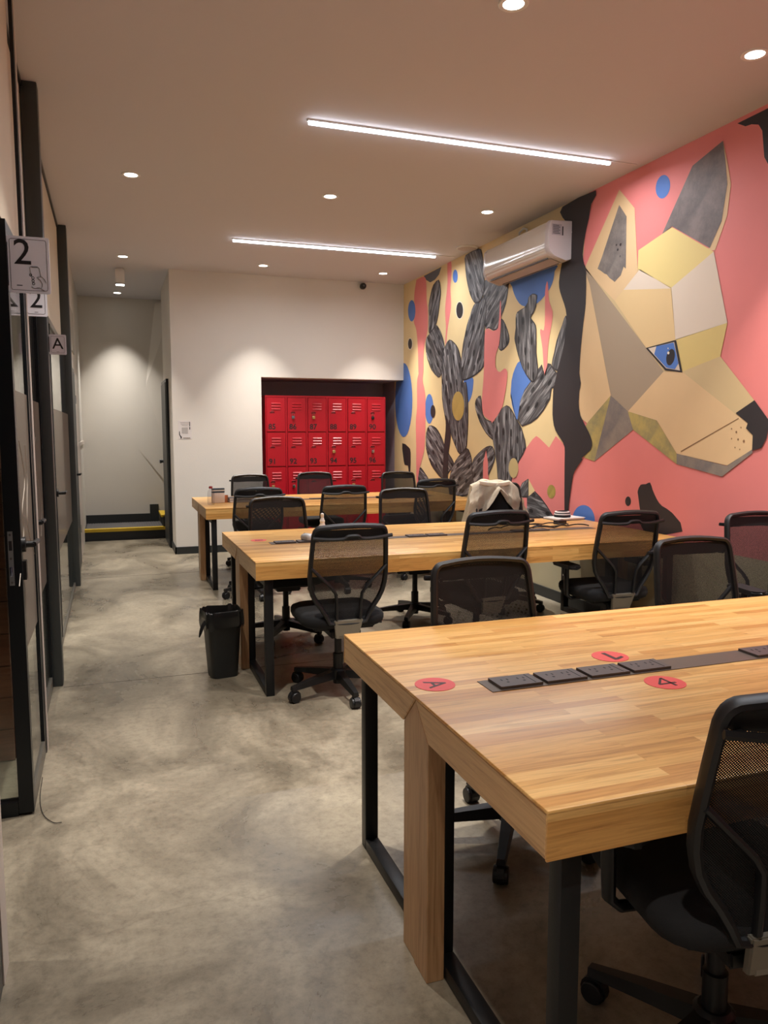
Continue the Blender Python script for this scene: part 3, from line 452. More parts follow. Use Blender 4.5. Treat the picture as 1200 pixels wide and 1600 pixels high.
('painted_black_band','black',12,'5.197,3.266 5.425,3.277 5.660,3.267 5.696,3.233 5.656,3.181 5.576,3.112 5.510,3.033 5.552,2.947 5.619,2.868 5.646,2.822 5.662,2.782 5.679,2.726 5.688,2.671 5.682,2.630 5.666,2.589 5.635,2.537 5.601,2.483 5.577,2.437 5.562,2.387 5.563,2.322 5.573,2.248 5.587,2.168 5.608,2.090 5.641,2.025 5.675,1.965 5.700,1.893 5.719,1.835 5.730,1.828 5.737,1.816 5.741,1.734 5.742,1.642 5.740,1.586 5.731,1.540 5.716,1.495 5.690,1.453 5.646,1.415 5.601,1.380 5.567,1.351 5.543,1.314 5.538,1.273 5.537,1.175 5.528,0.907 5.514,0.657 5.489,0.620 5.467,0.662 5.464,0.716 5.466,0.782 5.462,0.830 5.453,0.883 5.437,0.968 5.420,1.050 5.409,1.090 5.388,1.123 5.331,1.178 5.280,1.224 5.290,1.230 5.297,1.231 5.237,1.263 5.173,1.302 5.155,1.335 5.160,1.369 5.179,1.405 5.214,1.448 5.271,1.508 5.325,1.570 5.346,1.623 5.354,1.666 5.355,1.685 5.353,1.701 5.352,1.731 5.350,1.764 5.338,1.794 5.331,1.826 5.343,1.859 5.357,1.909 5.353,2.003 5.344,2.109 5.332,2.204 5.319,2.292 5.305,2.361 5.294,2.436 5.293,2.564 5.300,2.681 5.314,2.725 5.330,2.748 5.346,2.786 5.355,2.826 5.350,2.872 5.338,2.920 5.325,2.970 5.310,3.016 5.296,3.048 5.282,3.081 5.270,3.130 5.255,3.181 5.195,3.230'),
('painted_head_ground','sand2',2,'5.292,2.685 4.926,2.403 4.790,2.479 4.671,2.582 4.670,2.708 4.329,2.785 3.944,2.548 3.801,2.100 3.847,1.904 3.560,1.624 3.517,1.440 3.559,1.337 3.749,1.238 4.197,1.297 4.408,1.518 4.728,1.588 4.939,1.711'),
('painted_head_facet','tan',4,'4.913,3.192 4.730,3.014 4.671,2.568 4.820,2.462 4.926,2.403 5.329,2.712'),
('painted_head_facet','earg',6,'4.908,3.083 4.817,2.979 4.806,2.612 4.832,2.631 4.863,2.576 4.902,2.559 4.933,2.541 4.966,2.562 4.999,2.582 5.033,2.613 5.067,2.627 5.101,2.649 5.153,2.678 5.106,2.747'),
('painted_head_facet','tan',4,'3.902,3.190 3.857,3.046 3.822,2.914 3.842,2.736 3.929,2.554 3.985,2.566'),
('painted_head_facet','earg2',6,'3.902,3.190 4.157,3.124 4.424,2.768 4.329,2.792 3.974,2.577 3.884,2.716 3.850,2.922 3.873,3.059'),
('painted_head_facet','yel',6,'4.329,2.787 4.670,2.712 4.671,2.582 4.312,2.394 3.939,2.548'),
('painted_head_facet','pale',6,'3.939,2.548 4.312,2.394 4.253,2.047 3.799,2.100'),
('painted_head_facet','pale',6,'4.648,2.578 4.826,2.466 4.317,2.390'),
('painted_head_facet','tan2',6,'4.826,2.466 4.317,2.390 4.253,2.047 4.547,2.021 4.926,2.403'),
('painted_head_facet','yel2',6,'4.254,2.050 3.799,2.100 3.845,1.904 4.178,1.835'),
('painted_head_facet','sand2',6,'3.845,1.904 3.558,1.624 3.695,1.547 4.178,1.835'),
('painted_head_facet','tan',6,'4.359,1.848 4.178,1.835 3.695,1.547 3.604,1.499 4.198,1.299 4.408,1.520 4.728,1.590'),
('painted_head_facet','tan',6,'3.604,1.499 3.559,1.425 3.559,1.340 3.749,1.239 4.198,1.299'),
('painted_line','brownline',8,'4.162,1.316 3.674,1.526 3.671,1.522 4.155,1.310'),
('painted_nose','black',10,'3.557,1.627 3.438,1.502 3.456,1.410 3.489,1.351 3.557,1.334 3.557,1.424 3.611,1.464 3.600,1.494 3.696,1.556'),
('painted_head_facet','taupe',4,'5.330,2.732 4.547,2.021 4.359,1.848 4.728,1.590 4.939,1.713'),
('painted_head_facet','tan',6,'5.317,2.690 5.252,2.578 4.939,1.713 5.236,1.509 5.543,1.652 5.567,2.189'),
('painted_head_facet','olive',6,'4.939,1.713 5.236,1.509 5.375,1.330 5.260,1.238 5.123,1.212'),
('painted_head_facet','grayf',6,'4.939,1.713 4.728,1.590 4.661,1.457 5.123,1.212'),
('painted_head_facet','olive',8,'4.728,1.590 4.408,1.520 4.198,1.299 4.194,1.229 4.661,1.457'),
('painted_head_facet','grayf',8,'4.198,1.299 3.749,1.236 3.559,1.340 3.552,1.322 3.784,1.169 4.194,1.229'),
('painted_eye','black',10,'4.551,2.024 4.252,2.047 4.242,2.040 4.172,1.829 4.340,1.855'),
('painted_eye_white','pale',12,'4.524,2.019 4.261,2.034 4.194,1.843 4.331,1.868'),
('painted_iris','blue',14,'4.436,2.024 4.265,2.031 4.211,1.891 4.243,1.855 4.328,1.872 4.457,1.972'),
('painted_pupil','black',16,'4.250,1.930 4.254,1.918 4.259,1.908 4.267,1.899 4.275,1.892 4.284,1.887 4.293,1.885 4.302,1.886 4.311,1.889 4.318,1.895 4.324,1.903 4.328,1.912 4.330,1.923 4.331,1.935 4.329,1.947 4.325,1.959 4.319,1.969 4.312,1.978 4.303,1.985 4.294,1.989 4.285,1.991 4.276,1.991 4.268,1.987 4.260,1.982 4.254,1.974 4.250,1.964 4.248,1.953 4.248,1.941'),
('painted_glint','white',18,'4.300,1.967 4.300,1.965 4.300,1.963 4.302,1.961 4.303,1.960 4.305,1.959 4.308,1.958 4.310,1.958 4.313,1.959 4.315,1.960 4.317,1.961 4.319,1.963 4.320,1.965 4.321,1.967 4.322,1.969 4.321,1.971 4.321,1.973 4.320,1.974 4.318,1.976 4.316,1.977 4.314,1.977 4.311,1.977 4.309,1.977 4.306,1.976 4.304,1.974 4.302,1.973 4.301,1.971 4.300,1.969'),
('painted_glint','white',18,'4.310,1.998 4.310,1.997 4.311,1.996 4.311,1.995 4.312,1.994 4.313,1.994 4.314,1.994 4.315,1.993 4.316,1.994 4.317,1.994 4.318,1.995 4.319,1.996 4.320,1.997 4.320,1.998 4.320,1.999 4.320,2.000 4.320,2.001 4.319,2.002 4.319,2.002 4.318,2.003 4.317,2.003 4.316,2.003 4.314,2.003 4.313,2.002 4.312,2.002 4.312,2.001 4.311,2.000 4.310,1.999'),
('painted_freckle','brownline',8,'3.720,1.462 3.721,1.459 3.723,1.457 3.725,1.457 3.728,1.459 3.729,1.462 3.728,1.465 3.726,1.467 3.723,1.467 3.721,1.465'),
('painted_freckle','brownline',8,'3.647,1.469 3.647,1.466 3.649,1.464 3.652,1.464 3.654,1.466 3.655,1.469 3.654,1.472 3.652,1.474 3.650,1.474 3.648,1.472'),
('painted_freckle','brownline',8,'3.679,1.442 3.680,1.437 3.683,1.435 3.687,1.435 3.690,1.437 3.692,1.442 3.691,1.446 3.688,1.449 3.684,1.449 3.680,1.446'),
('painted_freckle','brownline',8,'3.716,1.403 3.717,1.400 3.719,1.398 3.722,1.398 3.724,1.400 3.725,1.402 3.724,1.405 3.722,1.407 3.720,1.407 3.717,1.405'),
('painted_freckle','brownline',8,'3.662,1.398 3.663,1.394 3.666,1.391 3.670,1.391 3.674,1.394 3.675,1.398 3.674,1.402 3.671,1.405 3.667,1.405 3.664,1.402'),
('painted_freckle','brownline',8,'3.615,1.388 3.616,1.383 3.620,1.379 3.625,1.379 3.630,1.382 3.632,1.388 3.630,1.394 3.626,1.397 3.621,1.397 3.617,1.394'),
('painted_freckle','brownline',8,'3.686,1.350 3.686,1.347 3.688,1.345 3.691,1.345 3.693,1.347 3.694,1.349 3.694,1.352 3.692,1.354 3.689,1.354 3.687,1.352'),
('painted_freckle','brownline',8,'3.648,1.339 3.648,1.336 3.650,1.335 3.653,1.334 3.655,1.336 3.656,1.339 3.655,1.342 3.653,1.344 3.651,1.344 3.649,1.342'),
('painted_freckle','black',8,'4.917,2.801 4.921,2.797 4.926,2.796 4.930,2.798 4.933,2.802 4.932,2.807 4.928,2.810 4.923,2.811 4.919,2.810 4.916,2.806'),
('painted_freckle','black',8,'4.865,2.791 4.870,2.786 4.878,2.784 4.884,2.787 4.888,2.793 4.887,2.800 4.881,2.805 4.874,2.807 4.867,2.804 4.864,2.798'),
('painted_freckle','black',8,'4.898,2.762 4.902,2.758 4.909,2.757 4.914,2.759 4.917,2.764 4.916,2.770 4.912,2.774 4.906,2.775 4.900,2.773 4.897,2.768'),
('painted_freckle','black',8,'4.873,2.712 4.875,2.710 4.878,2.709 4.881,2.710 4.882,2.713 4.882,2.716 4.880,2.718 4.876,2.719 4.874,2.717 4.872,2.715'),
('painted_blob','black',2,'3.794,3.251 3.570,3.252 3.366,3.258 3.283,2.970 3.402,2.797 3.510,2.883 3.578,2.992 3.602,3.143 3.631,3.186 3.684,3.207 3.730,3.212'),
('painted_dot','blue',2,'4.366,3.049 4.371,3.033 4.379,3.020 4.390,3.010 4.403,3.003 4.418,2.999 4.434,2.999 4.450,3.003 4.466,3.011 4.480,3.022 4.492,3.036 4.502,3.052 4.508,3.069 4.510,3.086 4.509,3.103 4.504,3.118 4.496,3.132 4.484,3.142 4.471,3.149 4.455,3.152 4.439,3.151 4.423,3.147 4.408,3.139 4.394,3.128 4.382,3.114 4.373,3.099 4.367,3.082 4.365,3.065'),
('painted_blob','black',2,'4.559,1.068 4.532,1.073 4.504,1.075 4.479,1.086 4.459,1.090 4.444,1.070 4.429,1.041 4.406,1.009 4.381,0.979 4.357,0.956 4.325,0.937 4.276,0.923 4.221,0.900 4.138,0.844 4.115,0.786 4.294,0.741 4.494,0.727 4.542,0.779 4.548,0.855 4.568,0.927 4.583,0.987 4.590,1.010 4.589,1.023 4.578,1.047'),
('painted_dot','black',2,'4.662,0.941 4.662,0.933 4.664,0.925 4.668,0.918 4.673,0.912 4.679,0.908 4.686,0.904 4.693,0.903 4.701,0.903 4.708,0.905 4.715,0.909 4.720,0.914 4.725,0.920 4.727,0.927 4.729,0.935 4.728,0.943 4.726,0.950 4.722,0.957 4.717,0.963 4.711,0.968 4.704,0.971 4.697,0.973 4.689,0.972 4.682,0.970 4.676,0.967 4.670,0.962 4.666,0.955 4.663,0.948'),
('painted_dot','blue',2,'5.098,0.756 5.101,0.729 5.111,0.703 5.127,0.678 5.150,0.657 5.179,0.639 5.211,0.626 5.245,0.618 5.280,0.617 5.314,0.622 5.345,0.633 5.371,0.649 5.392,0.670 5.405,0.695 5.410,0.722 5.407,0.749 5.396,0.777 5.378,0.802 5.354,0.824 5.324,0.841 5.291,0.853 5.256,0.859 5.222,0.859 5.189,0.854 5.159,0.842 5.135,0.826 5.116,0.805 5.103,0.781'),
]

# ================================================================== STRUCTURE
struct('floor', B(-3.2, 4.0, YF, 12.2, -.12, 0.0), M_FLOOR)
fl = bpy.data.objects['floor']
for yj in (4.62, 8.05):
    bxo('control_joint', mat('joint_filler', (92, 84, 74), .7), fl, -.30, W, yj-.003, yj+.003, -.002, .0008)
struct('ceiling', B(-3.2, W+.2, YF, 12.2, ZC, ZC+.15), M_CEIL)

# right wall with the mural painted on it
wr = struct('wall_right', B(W, W+.2, YF, 10.3, 0, ZC), PAINT['cream'])
stag(wr, 'side wall painted with a cactus and geometric animal head mural')
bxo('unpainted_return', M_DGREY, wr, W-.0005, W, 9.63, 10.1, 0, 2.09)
LIFT = .0005
for nm, mk_, layer, pts in MURAL:
    P2 = [tuple(float(t) for t in q.split(',')) for q in pts.split()]
    x = W - LIFT*(layer+1)
    cy = sum(p[0] for p in P2)/len(P2); cz = sum(p[1] for p in P2)/len(P2)
    ang = 0.0
    if nm == 'painted_cactus_pad':
        sxx = sum((p[0]-cy)**2 for p in P2); szz = sum((p[1]-cz)**2 for p in P2); sxz = sum((p[0]-cy)*(p[1]-cz) for p in P2)
        ang = .5*math.atan2(2*sxz, sxx-szz) - PI/2        # long axis of the pad measured from vertical
    ca, sa = math.cos(-ang), math.sin(-ang)
    bm = bmesh.new()
    v = [bm.verts.new((0, (p[0]-cy)*ca-(p[1]-cz)*sa, (p[0]-cy)*sa+(p[1]-cz)*ca)) for p in P2]
    try: f = bm.faces.new(v)
    except ValueError: bm.free(); continue
    bm.normal_update()
    if f.normal.x > 0: f.normal_flip()
    bmesh.ops.triangulate(bm, faces=bm.faces[:], ngon_method='EAR_CLIP')
    me = bpy.data.meshes.new(nm); bm.to_mesh(me); bm.free(); me.materials.append(PAINT[mk_])
    o = bpy.data.objects.new(nm, me); COL.objects.link(o); o.parent = wr
    o.location = (x, cy, cz); o.rotation_euler = (ang, 0, 0)
bxo('skirting', M_BASE, wr, W-.015, W, YF, 9.3, 0, .09)

# back wall, locker alcove, corridor
bm = bmesh.new(); box(bm, .69, 1.726, YB, 10.15, 0, ZC); box(bm, 1.726, W, YB, YB+.15, 2.09, ZC); box(bm, .69, .80, 10.15, 10.74, 0, ZC)
wb = struct('wall_back', bm, M_WALL)
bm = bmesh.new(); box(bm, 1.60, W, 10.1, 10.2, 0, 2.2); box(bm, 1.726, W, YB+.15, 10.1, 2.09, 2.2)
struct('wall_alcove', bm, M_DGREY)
struct('wall_corridor', B(-.55, 2.4, 11.52, 11.7, 0, ZC), M_WALL)
struct('wall_front', B(-3.2, W+.2, YF-.15, YF, 0, ZC), M_WALL)
struct('wall_stair', B(2.3, 2.4, 10.2, 11.7, 0, ZC), M_WALL)
# sloping plaster soffit of the stair beyond
bm = bmesh.new()
vv = [bm.verts.new(p) for p in ((.655, 11.52, 3.24), (.50, 11.52, 2.1), (.36, 11.52, 1.2), (.90, 11.50, .5), (.90, 11.36, 3.24), (.90, 11.52, 3.24), (.90, 11.52, .5))]
for f in ((0, 1, 4), (1, 3, 4), (1, 2, 3), (0, 4, 5), (3, 6, 5, 4), (2, 6, 3)): bm.faces.new([vv[i] for i in f])
o = mk('stair_soffit', bm, M_WALL, bpy.data.objects['wall_corridor'])
bm = bmesh.new(); box(bm, .675, 1.71, YB-.014, YB, 0, .085); box(bm, .676, .69, YB-.014, 9.84, 0, .085)
struct('baseboard_back', bm, M_BASE)
bm = bmesh.new(); box(bm, -.36, .62, 11.505, 11.52, .15, .27); box(bm, .50, .62, 11.49, 11.52, .15, .40)
struct('baseboard_corridor', bm, M_BASE)
# step up to the stair landing
st = struct('landing_step', B(-.36, 2.3, 10.78, 11.52, 0, .145), M_TRUNK)
stag(st, 'black step with ribbed grey tread and yellow nosing at the corridor end')
bxo('tread_mat', M_TREAD, st, -.345, .64, 10.86, 11.50, .145, .152)
for i in range(30):
    bxo('tread_rib', M_TREAD, st, -.34+i*.0325, -.325+i*.0325, 10.865, 11.495, .152, .157)
bxo('yellow_nosing', M_YEL, st, -.36, .69, 10.765, 10.86, .118, .158)
s2 = bxo('upper_step', M_TRUNK, st, .64, 2.3, 10.80, 11.52, .145, .30)
bxo('yellow_nosing', M_YEL, st, .615, .70, 10.80, 11.45, .285, .315)

# dark door in the corridor's right side
d3 = struct('door_3', B(.66, .69, 9.84, 10.72, 0, 2.08), M_FRAME)
bxo('door_panel', mat('charcoal_door', (40, 45, 48), .45), d3, .652, .66, 9.90, 10.66, .01, 2.04)
bm = bmesh.new(); lathe(bm, [(.02, 0), (.02, -.02), (.028, -.03), (.028, -.05), (.015, -.055)], 14, (.652, 10.58, 1.05), 'X'); mk('door_knob', bm, M_CHROME, d3, True)

# ------------------------------------------------------------------ left glazed partition
struct('wall_left', B(-.5, -.36, 7.80, 11.6, 2.10, ZC), M_WALL)
wl = bpy.data.objects['wall_left']
bm = bmesh.new(); box(bm, -.5, -.36, 9.02, 9.30, 0, 2.1); box(bm, -.5, -.36, 10.2, 11.6, 0, 2.1); mk('wall_pier', bm, M_WALL, wl)
bm = bmesh.new(); box(bm, -.362, -.35, 8.6, 9.5, 2.3, 2.75); mk('access_panel', bm, mat('panel_grey', (176, 172, 160), .6), wl)
bm = bmesh.new(); box(bm, -.362, -.345, 9.30, 11.5, 1.27, 1.31); mk('wall_rail', bm, M_ALU, wl)
def post(n, y0, y1, x0=-.385, x1=-.302):
    return struct('trim_%d' % n, B(x0, x1, y0, y1, 0, ZC, bev=.006), M_POST, True)
post(1, 4.64, 4.74); post(2, 7.66, 7.80, -.40, -.31)
# bright drywall edge between the first two doors
bm = bmesh.new(); box(bm, -.336, -.317, 3.70, 3.745, 0, ZC); t3 = struct('trim_3', bm, M_ALU)
bxo('frame_strip', M_FRAME, t3, -.334, -.320, 3.675, 3.70, 0, ZC); bxo('frame_strip', M_FRAME, t3, -.334, -.320, 3.745, 3.765, 0, ZC)  # dark frame on both sides of the edge
# near jamb at the left edge of the frame
bm = bmesh.new(); box(bm, -.40, -.315, 2.02, 2.11, 0, ZC); t4 = struct('trim_4', bm, M_FRAME)
bxo('pale_facing', M_ALU, t4, -.40, -.312, 2.11, 2.205, 0, ZC)
# head track along the ceiling and solid wall nearer than the jamb
bm = bmesh.new(); box(bm, -.46, -.375, 3.765, 7.66, ZC-.03, ZC); box(bm, -.40, -.335, 2.0, 3.675, ZC-.03, ZC); struct('trim_5', bm, M_FRAME)
struct('wall_glazing_end', B(-.44, -.33, YF, 2.02, 0, ZC), M_WALL)

def leaf(n, y0, y1, ztop, label, film=(.62, 1.60), lock=False, handle_y=None, stile=.05, thick=.014, xo=0.0):
    d = struct('door_%d' % n, B(-.374 if lock else -.322-thick, -.322, y0, y0+stile, .01, ztop), M_FRAME)
    stag(d, label)
    bxo('stile', M_FRAME, d, -.322-thick, -.322, y1-stile, y1, .01, ztop)
    bxo('bottom_rail', mat('grey_bottom_rail', (110, 106, 98), .4, .5), d, -.350, -.322, y0+stile, y1-stile, .01, .075)
    bxo('top_rail', M_FRAME, d, -.350, -.322, y0+stile, y1-stile, ztop-.06, ztop)
    bxo('glass_pane', M_GLASS, d, -.334, -.330, y0+stile, y1-stile, .075, ztop-.06)
    f = bxo('frosted_film', M_FILM, d, -.3295, -.329, y0+stile, y1-stile, *film)
    ym = (y0+y1)/2; rr = random.Random(n)
    for k in range(2):
        pts = catmull([(-.3285, ym-.18+.3*rr.random()+.05*q*(1 if k else -1), film[0]+.75-.12*q+.05*rr.random()) for q in range(5)], 6)
        b2 = bmesh.new(); tube(b2, pts, .0016, 5, ry=.0006); mk('film_drawing', b2, mat('film_line', (176, 166, 152), .6), f, True)
    if handle_y:
        b2 = bmesh.new(); lathe(b2, [(.028, 0), (.028, .012), (.012, .014), (.012, .042)], 14, (-.322, handle_y, 1.03), 'X')
        s = 1 if handle_y < ym else -1
        tube(b2, [(-.282, handle_y-.01*s, 1.03), (-.280, handle_y+.05*s, 1.03), (-.280, handle_y+.115*s, 1.027)], .010, 8)
        h = mk('lever_handle', b2, M_PLASTIC, d, True)
        b2 = bmesh.new(); box(b2, -.322, -.31, handle_y-.02, handle_y+.02, .90, .97); mk('lock_escutcheon', b2, M_PLASTIC, d)
    if lock:
        lp = bxo('lock_faceplate', mat('steel_faceplate', (176, 180, 184), .3, .9), d, -.366, -.349, y0-.003, y0, .885, 1.085)
        bxo('bolt_slot', M_INK, lp, -.363, -.352, y0-.0045, y0-.003, 1.015, 1.05)
        bxo('latch_bolt', mat('latch_metal', (150, 160, 190), .2, 1), lp, -.363, -.353, y0-.012, y0-.003, .92, .955, bev=.002)
        for z in (.897, 1.073, .985):
            b2 = bmesh.new(); lathe(b2, [(.004, 0), (.004, -.002)], 10, (-.3575, y0-.003, z), 'Y'); mk('screw', b2, M_CHROME, lp, True)
    if xo:
        d.location.x -= xo
    return d
leaf(1, 3.08, 3.672, 2.19, 'black framed glass door leaf with a steel lock plate on its edge', lock=True, handle_y=3.12)
leaf(2, 3.77, 4.64, 2.19, 'black framed glass door with lever handle between pale edge and charcoal post', handle_y=3.86, stile=.06, xo=.03)
def window(n, y0, y1, label, mull=()):
    w = struct('window_%d' % n, B(-.334, -.330, y0, y1, .04, 2.19), M_GLASS); stag(w, label)
    bxo('sill_channel', mat('grey_bottom_rail', (110, 106, 98), .4, .5), w, -.345, -.322, y0, y1, 0, .04)
    bxo('head_rail', mat('grey_bottom_rail', (110, 106, 98), .4, .5), w, -.345, -.322, y0, y1, 2.15, 2.19)
    bxo('frosted_film', M_FILM, w, -.3295, -.329, y0, y1, .62, 1.60)
    for y in mull: bxo('mullion', M_FRAME, w, -.340, -.324, y, y+.05, 0, 2.19)
    w.location.x -= .03
    return w
bm = bmesh.new(); box(bm, -.46, -.342, 2.21, 3.675, 2.21, ZC-.03); box(bm, -.46, -.388, 3.765, 4.64, 2.21, ZC-.03); box(bm, -.46, -.388, 4.74, 7.66, 2.21, ZC-.03)
struct('wall_bulkhead', bm, M_CREAM)
w1 = window(1, 4.74, 7.66, 'long frosted glass panel between the two charcoal posts', (5.62,))
b2 = bmesh.new(); lathe(b2, [(.026, 0), (.026, .012), (.011, .014), (.011, .05)], 14, (-.325, 5.645, 1.03), 'X'); tube(b2, [(-.275, 5.64, 1.03), (-.272, 5.75, 1.03)], .010, 8)
mk('lever_handle', b2, M_PLASTIC, w1, True)
d4 = struct('door_4', B(-.40, -.345, 7.80, 9.02, 0, 2.10), M_FRAME); stag(d4, 'dark door past the far charcoal post')
bxo('door_panel', mat('charcoal_door', (40, 45, 48), .45), d4, -.345, -.338, 7.88, 8.96, .02, 2.05)
b2 = bmesh.new(); lathe(b2, [(.026, 0), (.026, .012), (.011, .014), (.011, .05)], 14, (-.338, 8.0, 1.03), 'X'); tube(b2, [(-.29, 7.99, 1.03), (-.285, 8.1, 1.03)], .010, 8); mk('lever_handle', b2, M_PLASTIC, d4, True)
d5 = struct('door_5', B(-.42, -.352, 9.30, 10.2, 0, 2.10), M_ALU); stag(d5, 'pale metal door at the far end of the corridor left side')
for z in (.3, 1.75): bxo('hinge', M_CHROME, d5, -.352, -.342, 9.32, 9.345, z, z+.09)
# rooms behind the glass
struct('wall_rooms', B(-3.3, -3.2, YF, 12.2, 0, ZC), M_CREAM)
struct('wall_rooms_end', B(-3.2, -.42, 7.72, 7.80, 0, ZC), M_CREAM)
wp = struct('wall_plank', B(-3.2, -.44, 3.66, 3.74, 0, ZC), mat('plank_gap', (30, 18, 12), .8))
stag(wp, 'brown wooden plank wall seen through the open doorway')
for i in range(23):
    z0 = .005+i*.1425
    bxo('plank', M_PLANK, wp, -3.2, -.445, 3.63+.002*(i % 3), 3.66, z0, z0+.139)
gs = struct('window_2', B(-1.3, -.38, 3.10, 3.106, .055, ZC-.03), M_GLASS); stag(gs, 'clear glass screen in front of the plank wall')
bxo('bottom_rail', M_FRAME, gs, -1.3, -.376, 3.08, 3.13, 0, .055)

# ================================================================== CEILING LAMPS
def area(o, size, power, color, loc, sy=None, spread=PI):
    l = bpy.data.lights.new('lamp_light', 'AREA'); l.energy = power; l.color = color; l.spread = spread
    if sy: l.shape = 'RECTANGLE'; l.size = size; l.size_y = sy
    else: l.shape = 'DISK'; l.size = size
    lo = bpy.data.objects.new('lamp_light', l); COL.objects.link(lo); lo.parent = o; lo.location = loc
    return lo
def make_down():
    t = empty('recessed_downlight')
    b = bmesh.new(); lathe(b, [(.046, -.001), (.046, -.004), (.062, -.006), (.066, -.003), (.066, .004), (.046, .004)], 28); mk('trim_ring', b, M_WHITE, t, True)
    b = bmesh.new(); lathe(b, [(.046, .0035), (.046, -.002)], 28); mk('lamp_lens', b, M_DOWN, t, True)
    area(t, .085, DOWN_W, DOWN_C, (0, 0, -.008), spread=math.radians(66))
    return t
downs = [
 (.205, 6.03, 'round recessed downlight above the open aisle, halfway down the room'),
 (1.69, 6.05, 'round recessed downlight in the ceiling between the two glowing strips'),
 (3.05, 6.03, 'round recessed downlight closest to the air conditioner'),
 (.192, 8.80, 'round recessed downlight just before the white spotlight box over the corridor'),
 (1.67, 8.76, 'round recessed downlight above the white wall left of the lockers'),
 (3.07, 8.72, 'round recessed downlight near the small wall camera above the lockers'),
 (.153, 11.1, 'round recessed downlight deepest in the corridor over the step'),
 (1.70, 3.14, 'round recessed downlight at the top edge of the photo, left of two'),
 (3.03, 3.145, 'round recessed downlight nearest the top right corner of the photo'),
 (.25, 3.2, 'round recessed downlight over the near end of the aisle, above the frame'),
 (.25, .2, 'round recessed downlight overhead behind the viewpoint, aisle side'),
 (-1.7, 2.6, 'added unseen downlight lighting the wood panelled room behind the open doorway'),  # from here on: unseen lamps added to light the rooms behind the glass
 (-1.7, 5.0, 'added unseen downlight lighting the glazed room, near half'),
 (-1.7, 6.6, 'added unseen downlight lighting the glazed room, far half')]
proto_d = make_down()
for i, (x, y, lb) in enumerate(downs):
    o = proto_d if i == 0 else copy_tree(proto_d)
    o.location = (x, y, ZC); tag(o, lb, 'ceiling light', 'recessed downlights')
    if y > 11:                                   # the corridor's own lamp is a weaker one
        for c in o.children:
            if c.type == 'LIGHT': c.data = c.data.copy(); c.data.energy = DOWN_W*.75
def make_led():
    t = empty('led_strip_light')
    bxo('profile', M_WHITE, t, -1.055, 1.055, -.014, .014, -.012, 0)
    bxo('diffuser', M_LEDM, t, -1.05, 1.05, -.011, .011, -.030, -.012, bev=.004)
    bxo('supply_cable_cover', M_WHITE, t, 1.055, 1.27, -.004, .004, -.006, 0)
    area(t, 2.08, LED_W, LED_C, (0, 0, -.033), .018, math.radians(170))
    return t
proto_l = make_led()
for i, (x, y, lb) in enumerate([(2.217, 4.64, 'long glowing white strip light on the ceiling, the nearer and larger one'), (2.217, 1.65, 'long glowing white strip light overhead above the nearest table, out of frame'), (2.22, 7.646, 'long glowing white strip light on the ceiling, the farther one toward the lockers')]):
    o = proto_l if i == 0 else copy_tree(proto_l)
    o.location = (x, y, ZC); tag(o, lb, 'ceiling light', 'linear strip lights')

# small ceiling and wall fittings
t = thing('ceiling_spotlight', 'small white box spotlight hanging from the ceiling over the corridor', 'spotlight', (.165, 9.45, ZC))
bxo('mount_plate', M_WHITE, t, -.035, .035, -.035, .035, -.015, 0, bev=.003)
bxo('housing', M_WHITE, t, -.05, .05, -.05, .05, -.175, -.015, bev=.006)
bxo('bezel', M_GREYC, t, -.053, .053, -.053, .053, -.182, -.172)
bxo('lamp_lens', M_DOWN, t, -.045, .045, -.045, .045, -.185, -.18)
t = thing('ceiling_speaker', 'flat round white ceiling speaker beside the air conditioner', 'speaker', (3.43, 7.22, ZC))
b = bmesh.new(); lathe(b, [(.11, 0), (.11, -.012), (.10, -.018)], 32); mk('rim', b, M_WHITE, t, True)
b = bmesh.new(); lathe(b, [(.095, -.017), (.09, -.0195), (.0, -.02)], 32); mk('grille', b, mat('speaker_grille', (196, 184, 176), .7), t, True)
t = thing('wall_camera', 'small black camera high on the white wall above the lockers', 'camera', (2.99, YB, 3.215))
b = bmesh.new(); lathe(b, [(.035, 0), (.035, -.012), (.02, -.016), (.02, -.04)], 20, axis='Y'); mk('mount', b, M_WHITE, t, True)
b = bmesh.new(); lathe(b, [(.012, -.02), (.034, -.03), (.04, -.06), (.034, -.09), (.015, -.10)], 20, axis='Y'); mk('camera_body', b, M_PLASTIC, t, True)
b = bmesh.new(); lathe(b, [(.012, -.1), (.010, -.106)], 14, axis='Y'); mk('lens', b, M_GREYC, t, True)

# air conditioner
t = thing('air_conditioner', 'white split air conditioner mounted high on the mural wall', 'air conditioner', (W, 6.09, 2.80))
prof = [(0, 0.02), (-.055, 0), (-.17, .035), (-.215, .075), (-.225, .12), (-.215, .29), (-.195, .315), (0, .325)]
L2 = .575
b = bmesh.new(); loft(b, [[(p[0], y, p[1]) for p in prof] for y in (-L2+.05, L2-.05)])
bmesh.ops.bevel(b, geom=[e for e in b.edges if abs(e.verts[0].co.y-e.verts[1].co.y) > .5], offset=.012, segments=3, affect='EDGES'); mk('body', b, M_ACW, t, True)
for s in (-1, 1):
    b = bmesh.new(); loft(b, [[(p[0]*k, s*y, .16+(p[1]-.16)*k) for p in prof] for y, k in ((L2-.05, 1.0), (L2-.01, .985), (L2, .95))]); mk('end_cap', b, mat('conditioner_cap', (206, 196, 196), .3), t, True)
bm = bmesh.new(); box(bm, -.165, -.06, -L2+.06, L2-.06, 0, .001); bmesh.ops.rotate(bm, verts=bm.verts[:], cent=(-.06, 0, 0), matrix=Matrix.Rotation(.30, 3, 'Y')); bmesh.ops.translate(bm, verts=bm.verts[:], vec=(0, 0, -.004)); mk('louver', bm, mat('conditioner_louver', (196, 176, 166), .4), t)
bxo('outlet_slot', M_GREYC, t, -.178, -.170, -L2+.08, L2-.08, .028, .036)
